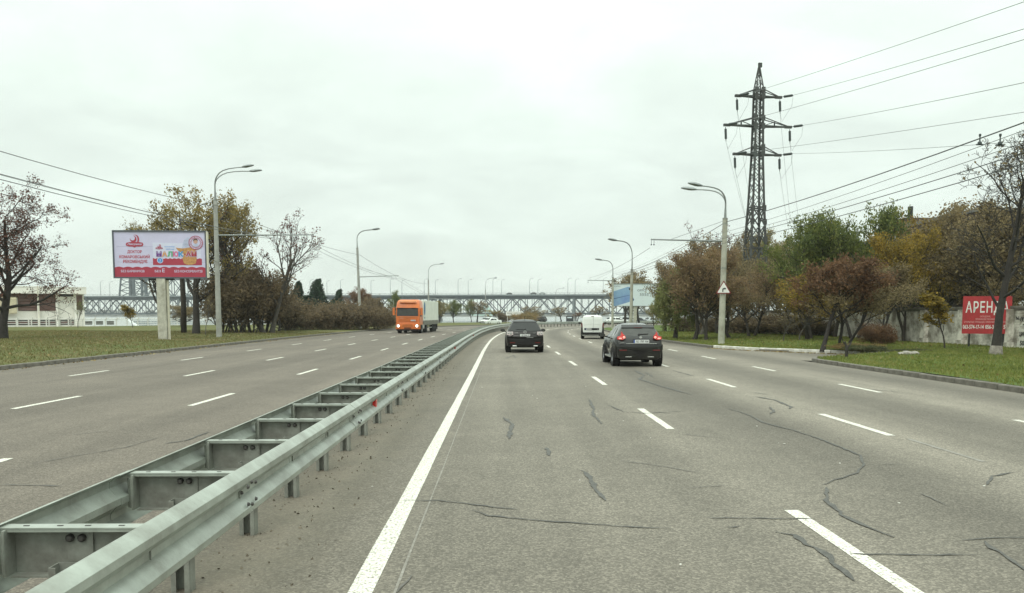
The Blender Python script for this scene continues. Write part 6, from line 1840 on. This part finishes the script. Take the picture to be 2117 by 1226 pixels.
proto('round', 'bark_dark', 'maroon', 83, 9500, .125, .16, stems=1, H=6.2, W=6.6, trunk_r=.16, trunk_h=.46, n_limb=9, limb_ang=(36, 66), levels=3, kids_=(6, 5), ratio=(.62, .5), up=.08, wig=.17, limb_len=.55, twig_r=.009, lean=(.16, 0), thin=.1, zmin=2.0)
proto('vtree', 'bark_dark', 'green', 89, 11500, .165, .26, stems=2, stem_spread=.30, H=10, W=9, trunk_r=.22, trunk_h=.34, n_limb=8, limb_ang=(22, 50), levels=3, kids_=(7, 5), ratio=(.6, .5), up=.16, wig=.16, limb_len=.46, twig_r=.010, thin=.2, zmin=2.4)
proto('full', 'bark', 'green', 97, 14500, .165, .28, H=11, W=8.4, trunk_r=.24, trunk_h=.18, n_limb=12, limb_ang=(26, 52), levels=3, kids_=(7, 5), ratio=(.6, .5), up=.2, wig=.16, limb_len=.46, twig_r=.010, thin=.12, zmin=1.2)
proto('crooked_bare', 'bark_dark', 'brown', 101, 800, .10, .12, H=9.75, W=8, trunk_r=.20, trunk_h=.34, n_limb=17, limb_ang=(42, 80), levels=4, kids_=(6, 5, 5), ratio=(.6, .55, .5), up=.12, wig=.17, limb_len=.36, rr=.48, trunk_path=[(0, 0, -.1), (.03, 0, .8), (.08, 0, 1.7), (.32, 0, 3.4), (.62, .05, 5.1), (.80, .05, 6.5), (.92, 0, 7.3)], twig_r=.0085, lean=(.0, 0), thin=.7, zmin=3.5)
proto('street', 'bark_dark', 'brown', 107, 1100, .16, .14, H=5.0, W=4.0, trunk_r=.14, trunk_h=.36, n_limb=7, limb_ang=(28, 52), levels=3, kids_=(5, 4), ratio=(.62, .5), up=.12, wig=.16, limb_len=.52, twig_r=.014, thin=.3, zmin=1.2)
proto('sapling', 'bark', 'yellow', 113, 1500, .12, .10, H=3.4, W=1.5, trunk_r=.035, trunk_h=.35, n_limb=8, limb_ang=(20, 45), levels=2, kids_=(5,), ratio=(.6,), up=.15, wig=.16, limb_len=.34, twig_r=.006, thin=.1, zmin=1.0)
proto('thin_sapling', 'bark_grey', 'brown', 127, 260, .10, .10, H=4.2, W=2.0, trunk_r=.045, trunk_h=.30, n_limb=8, limb_ang=(18, 40), levels=3, kids_=(4, 3), ratio=(.6, .5), up=.15, wig=.14, limb_len=.36, twig_r=.006, thin=.4, zmin=1.5)
def at_px(px, py, z=.2): return G(px, py, z)
def T(key, name, label, px, pyb, ytop, w, rz=0, leaf=None, cat='tree', z=.2, Y=None, group=None, tilt=(0, 0)):
    """stands where the survey saw its foot; as tall as the survey saw its top"""
    p = G(px, pyb, z) if Y is None else A(px, 652, Y)
    h = A(px, ytop, p.y).z - z
    return plant(key, name, label, cat, (p.x, p.y, z - .03), h, w, rz, group, leaf, tilt)
# --- left of the road
T('bare_red', 'bare_tree', 'spreading nearly bare tree with reddish dry leaves at the far left', 4, 702, 392, 11.2, 0)
T('oak', 'broad_tree', 'olive-brown leafy tree right behind the ice cream billboard', 404, 690, 384, 9.4, .6, Y=74)
T('oak', 'broad_tree', 'brown leafy tree whose top shows just left of the ice cream billboard', 330, 690, 455, 5.2, 2.6, Y=86, leaf='brown')
T('oak', 'broad_tree', 'brown leafy tree between the billboard and the bare forked tree', 478, 690, 410, 4.6, 4.0, Y=84, leaf='brown')
T('vee', 'forked_tree', 'bare tree forking low into two pale stems beside the shrubs', 553, 686, 424, 8.8, .35, Y=78)
T('street', 'small_tree', 'small brown tree standing just right of the bare forked tree', 576, 682, 560, 3.2, 1.0, Y=84, leaf='rust')
m = MB(); m.tube([(0, 0, -.2), (.05, 0, 3), (-.05, 0, 6.5)], [.28, .25, .2], 8)
pt_p = A(379, 652, 78); stp = thing('straight_trunk', 'straight brown trunk behind the ice cream billboard post', 'tree', (pt_p.x, 78, .2)); m.build('trunk', M['bark'], stp, smooth=True)
o = link('crown', PROT['oak']['crown'], stp, (0, 0, 2.2), (0, 0, 2), (.55, .55, .62)); o.material_slots[0].link = 'OBJECT'; o.material_slots[0].material = L['brown']
th = [(462, 78, 545, 4.2), (490, 76, 560, 4.6), (520, 77, 530, 4.8), (546, 80, 560, 4.4), (590, 90, 600, 4.6), (500, 88, 520, 4.0)]
thl = ['dark brown thicket close to the billboard lamp post', 'dark brown thicket right of the billboard lamp post', 'tall dark thicket left of the bare forked tree', 'dark thicket around the foot of the bare forked tree', 'low brown thicket right of the bare forked tree', 'thin brown thicket rising behind the dark thickets']
for (px, Yt, yt, w), lab in zip(th, thl): T('thicket', 'thicket', lab, px, 690, yt, w, px * .37, cat='thicket', Y=Yt, group='brown thickets left of the road')
shr = [(600, 94, 640, 4.0), (640, 97, 634, 4.8), (676, 99, 630, 5.0), (712, 101, 628, 5.4), (748, 103, 630, 5.0), (778, 106, 630, 4.0), (796, 112, 640, 3.0), (694, 112, 622, 5), (764, 122, 618, 4)]
shl = ['brown shrub at the left end of the roadside shrubs', 'brown shrub second from the left of the roadside shrubs', 'brown shrub below the left pine', 'large olive-brown shrub left of the lamp post in the shrubs', 'olive-brown shrub hiding the foot of the lamp post', 'olive-brown shrub right of the lamp post in the shrubs', 'small shrub at the right end, nearest the lorry', 'taller shrub behind the row, below the right pine', 'taller dark shrub behind the row, right of the lamp post']
for (px, Yt, yt, w), lab in zip(shr, shl): T('bush', 'shrub', lab, px, 690, yt, w, px * .7, cat='shrub', Y=Yt, group='roadside shrubs left of the road', leaf='shrub' if px % 2 else 'thicket')
T('pine', 'pine_tree', 'dark pine standing behind the shrubs, left one of two', 619, 680, 584, 3.6, .4, Y=140)
T('pine', 'pine_tree', 'taller dark pine standing behind the shrubs, right one of two', 657, 680, 579, 3.9, 2.0, Y=138)
T('pine', 'pine_tree', 'small dark pine right of the two taller pines', 702, 680, 600, 3.2, 1.2, Y=150)
T('pine', 'pine_tree', 'low spreading dark pine below the two taller pines', 636, 680, 612, 4.6, 3.0, Y=134)
T('rust', 'reddish_tree', 'reddish tree behind the lamp post in the shrubs', 736, 680, 592, 5.0, .9, Y=150, leaf='maroon')
T('round', 'reddish_tree', 'brown tree right of the lamp post in the shrubs', 772, 680, 610, 5.0, 2.9, Y=150, leaf='rust')
T('full', 'slim_tree', 'slim green tree just left of the lorry cab', 820, 680, 600, 2.6, .8, Y=170)
T('sapling', 'sapling', 'young tree with orange-yellow crown before the promenade railing', 273, 682, 630, 2.2, 1.0, Y=112)
T('thin_sapling', 'sapling', 'thin staked sapling with a few leaves before the pavilion', 160, 682, 612, 2.0, 2.0, Y=108, leaf='green')
T('thin_sapling', 'sapling', 'thin sapling beside the trunk of the billboard tree', 424, 690, 600, 1.6, 2.0, Y=70)
T('rust', 'brown_tree', 'brown tree on the bank seen under the ice cream billboard', 375, 675, 628, 6.0, 2.0, Y=120, leaf='brown')
# --- beyond the bend
bend_trees = [('full', 908, 205, 622, 6.2, 'yellow_brown', 'olive young tree right of the lorry trailer'), ('full', 938, 212, 620, 4.4, 'green', 'green young tree left of the slim far lamp post'), ('street', 987, 215, 622, 5.6, 'brown', 'bare dark-trunked kerb tree right of the slim far lamp post'), ('full', 975, 235, 618, 3.2, 'green', 'narrow green tree behind the bare kerb tree'),
              ('street', 1024, 226, 640, 5.0, 'brown', 'orange-brown kerb tree behind the pale sedan'), ('street', 1098, 215, 632, 5.5, 'brown', 'bare leaning kerb tree right of the white signboard'), ('street', 1118, 236, 640, 4.6, 'brown', 'small bare tree above the black car roof'), ('street', 1160, 234, 634, 5.6, 'brown', 'small bare tree left of the dark kiosk'), ('street', 1193, 232, 645, 3.6, 'maroon', 'small rust-red kerb tree beside the white van'),
              ('street', 1233, 230, 632, 5, 'brown', 'small bare tree behind the white van roof'), ('street', 893, 222, 640, 4, 'brown', 'small bare tree just behind the lorry trailer')]
for k_, px, Yt, yt, w, lf, lab in bend_trees: T(k_, 'kerb_tree', lab, px, 680, yt, w, px * .31, lf, Y=Yt, z=.1, group='young trees along the outside of the bend')
for px, Yt, w, lab, lf in ((1078, 205, 5.4, 'low brown bush beside the white signboard', 'shrub'), (1092, 212, 5, 'low olive bush behind the black car roof', 'shrub'), (1040, 214, 3, 'low dark bush left of the white signboard', 'thicket')):
    T('bush', 'bush', lab, px, 680, 646, w, px * .3, lf, cat='bush', Y=Yt, z=.1)
for o in [o for o in COL.objects if o.name.startswith('kerb_tree') and ('orange-brown' in o['label'])]:
    for c in o.children:
        if c.name.startswith('crown'): c.material_slots[0].material = L['yellow']
# --- right of the road
T('street', 'bushy_tree', 'brown tree standing behind the phone billboard', 1290, 680, 574, 6.2, .4, 'brown', Y=124, group=None)
T('street', 'bushy_tree', 'brown tree right behind the phone billboard post', 1322, 680, 560, 6.0, 2.2, 'brown', Y=128)
T('full', 'bushy_tree', 'olive tree top showing over the phone billboard', 1306, 680, 562, 6.5, 1.4, 'brown', Y=134)
T('rust', 'low_tree', 'small golden tree in front of the right end of the phone billboard', 1350, 690, 622, 1.9, .4, 'yellow_brown', Y=98)
T('willow', 'weeping_willow', 'olive weeping willow at the left end of the right-hand trees', 1396, 698, 540, 3.7, .3)
T('willow', 'weeping_willow', 'smaller weeping willow behind, nearest the phone billboard', 1376, 690, 562, 2.8, 2.0, Y=90)
T('rust', 'rust_tree', 'rust-brown tree with a dark leaning trunk beside the willow', 1436, 701, 500, 5.0, .5)
T('vee', 'bare_tree', 'thin bare tree top rising above the rust-brown trees', 1447, 695, 448, 5.4, 2.2, Y=72)
T('rust2', 'rust_tree', 'rust-brown twin-stemmed tree left of the concrete lamp post', 1462, 702, 512, 5.2, 1.5)
T('rust', 'rust_tree', 'dull brown tree just behind the concrete lamp post', 1488, 696, 488, 5.4, 3.2, 'brown', Y=74)
rt = [('rust2', 1528, 80, 535, 6.1, 'brown', 'brown tree in front of the pylon foot'), ('full', 1585, 119, 474, 6.1, 'yellow_brown', 'tan-leaved tree right behind the pylon foot'), ('rust', 1606, 118, 492, 5.9, 'brown', 'dull brown tree right of the pylon'), ('full', 1625, 88, 492, 5.3, 'yellow_brown', 'pale tan tree left of the green tree'), ('rust2', 1555, 66, 560, 5.3, 'rust', 'lower rust-brown tree below the pylon'),
      ('rust', 1640, 68, 572, 4.8, 'brown', 'lower brown tree left of the round maroon tree'), ('rust', 1510, 62, 575, 4.8, 'brown', 'lower dull brown tree right of the lamp post'), ('full', 1536, 121, 478, 6.4, 'brown', 'brown tree farther back behind the pylon'), ('rust2', 1410, 86, 530, 5.1, 'brown', 'brown tree behind the weeping willow'), ('full', 1478, 92, 500, 6.4, 'brown', 'brown tree farther back behind the lamp post')]
for k_, px, Yt, yt, w, lf, lab in rt: T(k_, 'autumn_tree', lab, px, 690, yt, w, px * .21, lf, Y=Yt, group='autumn trees right of the road')
T('full', 'green_tree', 'tall green tree behind the round maroon tree, its left crown', 1678, 700, 440, 5.0, .5, 'green', Y=60)
T('vtree', 'green_tree', 'tall green tree behind the round maroon tree, its right crown', 1768, 700, 414, 5.6, 2.4, 'green', Y=58)
T('full', 'green_tree', 'green tree between the two tall green crowns', 1726, 700, 452, 4.8, 3.0, 'green', Y=62)
T('full', 'green_tree', 'yellow-green tree low behind the maroon tree', 1672, 700, 560, 5.0, 1.5, 'yellow', Y=56)
T('round', 'maroon_tree', 'round-crowned maroon tree with a leaning trunk on the right lawn', 1700, 722, 524, 4.7, 0.2, 'maroon')
T('vtree', 'forked_tree', 'dark V-forked tree right of the maroon tree', 1742, 719, 566, 4.6, .1, 'brown')
T('vtree', 'brown_tree', 'brown tree shading the wall right of the forked tree', 1818, 716, 545, 4.4, .8, 'brown', Y=50)
T('rust2', 'yellow_tree', 'yellow-leaved tree standing close to the wall', 1872, 718, 470, 4.4, 1.2, 'yellow', Y=53)
T('rust', 'yellow_tree', 'golden tree behind the wall, left of the bare tree', 1915, 700, 430, 5.0, 2.0, 'yellow', Y=60)
T('full', 'brown_tree', 'brown tree behind the wall, left of the red board', 1965, 700, 420, 7.0, .9, 'brown', Y=58)
T('full', 'brown_tree', 'brown tree behind the wall, above the red board', 2035, 700, 412, 7.0, 2.9, 'brown', Y=52)
T('rust2', 'brown_tree', 'brown tree behind the wall at the right edge', 2105, 700, 430, 7.0, .2, 'brown', Y=50)
T('full', 'green_tree', 'dull green tree behind the wall right of the maroon tree', 1820, 700, 500, 6.0, 1.9, 'green', Y=66)
T('vtree', 'brown_tree', 'low brown tree behind the wall right of the red board', 2110, 712, 560, 4.6, 1.2, 'brown', Y=47)
plant('rust2', 'brown_tree', 'brown tree behind the wall just outside the right edge', 'tree', (30.5, 38, .1), 9.0, 6.0, 1.1, None, 'brown')
plant('full', 'brown_tree', 'olive tree behind the near end of the wall', 'tree', (31.5, 30, .1), 8.4, 6.0, 2.1, None, 'brown')
bt_ = T('crooked_bare', 'bare_tree', 'tall leaning bare tree with a whitened trunk foot before the red board', 2058, 736, 236, 8, 0)
_, sp_, sr_ = PROT['crooked_bare']['stem']
q0 = sp_[0].lerp(sp_[1], .62)
m = MB(); m.tube([sp_[0], sp_[0].lerp(sp_[1], .3), q0], [sr_[0] * 1.25, (sr_[0] * .7 + sr_[1] * .3) * 1.08, (sr_[0] * .38 + sr_[1] * .62) * 1.05], 12)
ww = m.build('whitewash', M['whitewash'], bt_, smooth=True)
T('sapling', 'sapling', 'yellow-leaved sapling close to the white wall', 1952, 722, 606, 1.8, .5, 'yellow')
T('thin_sapling', 'sapling', 'thin bare sapling on the right lawn under the yellow-green tree', 1620, 706, 640, 1.8, .5)
T('thin_sapling', 'sapling', 'thin bare sapling left of the maroon tree', 1652, 705, 632, 2.2, 1.5)
for px, Yt, yt, w, lab, lf in ((1812, 47, 668, 1.8, 'dark creeper bush covering the wall right of the forked tree', 'maroon'), (1786, 62, 668, 1.6, 'brown creeper bush hanging on the far wall', 'thicket'), (1735, 66, 672, 2.4, 'purple-brown bush before the far wall', 'maroon'), (1690, 66, 655, 4.2, 'purple-brown bush in the shade left of the wall', 'thicket'), (1630, 72, 650, 5, 'brown undergrowth bush under the tan trees', 'thicket'), (1570, 74, 650, 5, 'brown undergrowth bush under the pylon', 'thicket'), (1510, 80, 655, 5, 'brown undergrowth bush behind the lamp post', 'thicket'), (1440, 86, 655, 5, 'brown undergrowth bush behind the rust-brown trees', 'thicket')):
    T('bush', 'bush', lab, px, 700, yt, w, px * .3, lf, cat='bush', Y=Yt)
for px, Yt, yt, w, lab, lf in ((1790, 38.5, 712, 1.8, 'low weedy bush at the end of the side road', 'weeds'), (1870, 38.2, 722, 1.6, 'low dark weeds by the rubble on the right lawn', 'weeds'), (1890, 39.5, 720, 1.6, 'low weeds right of the rubble', 'weeds'), (2100, 41.0, 722, 1.8, 'low dark weeds at the foot of the painted wall', 'weeds'), (1775, 40.5, 708, 2.2, 'grey-green bush behind the side road', 'shrub')):
    T('bush', 'bush', lab, px, 700, yt, w, px * .3, lf, cat='bush', Y=Yt)
stm = thing('tree_stump', 'dark leaning stump on the near edge of the right lawn', 'stump', tuple(G(1750, 737, .17)))
m = MB(); m.tube([(0, 0, -.1), (.0, 0, .35), (-.08, .0, .62)], [.07, .06, .03], 7); m.tube([(0, 0, .33), (.14, 0, .5), (.2, 0, .62)], [.04, .03, .015], 6); m.tube([(0, 0, .4), (-.15, .02, .6), (-.22, 0, .8)], [.035, .025, .012], 6); m.build('trunk', M['bark_dark'], stm)
rs = random.Random(3)
for i, lab in enumerate(('pale rubble stone among the weeds, largest', 'small rubble stone left of the largest', 'flat rubble stone right of the largest')):
    p = G(1876 + (0, -14, 15)[i], 734, .2); s_ = (.22, .13, .18)[i]
    bm = bmesh.new(); bmesh.ops.create_icosphere(bm, subdivisions=2, radius=s_)
    for v in bm.verts: v.co = Vector((v.co.x * 1.2, v.co.y, v.co.z * .6)) * (1 + rs.uniform(-.14, .14))
    me = bpy.data.meshes.new('rubble_stone'); bm.to_mesh(me); bm.free(); me.materials.append(M['stone'])
    tag(link('rubble_stone', me, None, (p.x, p.y, .25)), lab, 'stone', 'rubble on the right lawn')
# ------------------------------------------------------------------ thin autumn haze over the river
m = MB(); m.box((0, 1180, 22), (5300, 2600, 64))
hz_m = bpy.data.materials.new('haze'); hz_m.use_nodes = True
hn = hz_m.node_tree.nodes; hn.remove(hn['Principled BSDF'])
hv_ = hn.new('ShaderNodeVolumePrincipled'); hv_.inputs['Color'].default_value = (.93, .96, .95, 1); hv_.inputs['Density'].default_value = HAZE; hv_.inputs['Anisotropy'].default_value = 0.0
hz_m.node_tree.links.new(hv_.outputs[0], hn['Material Output'].inputs['Volume'])
tag(m.build('haze', hz_m), kind='stuff')
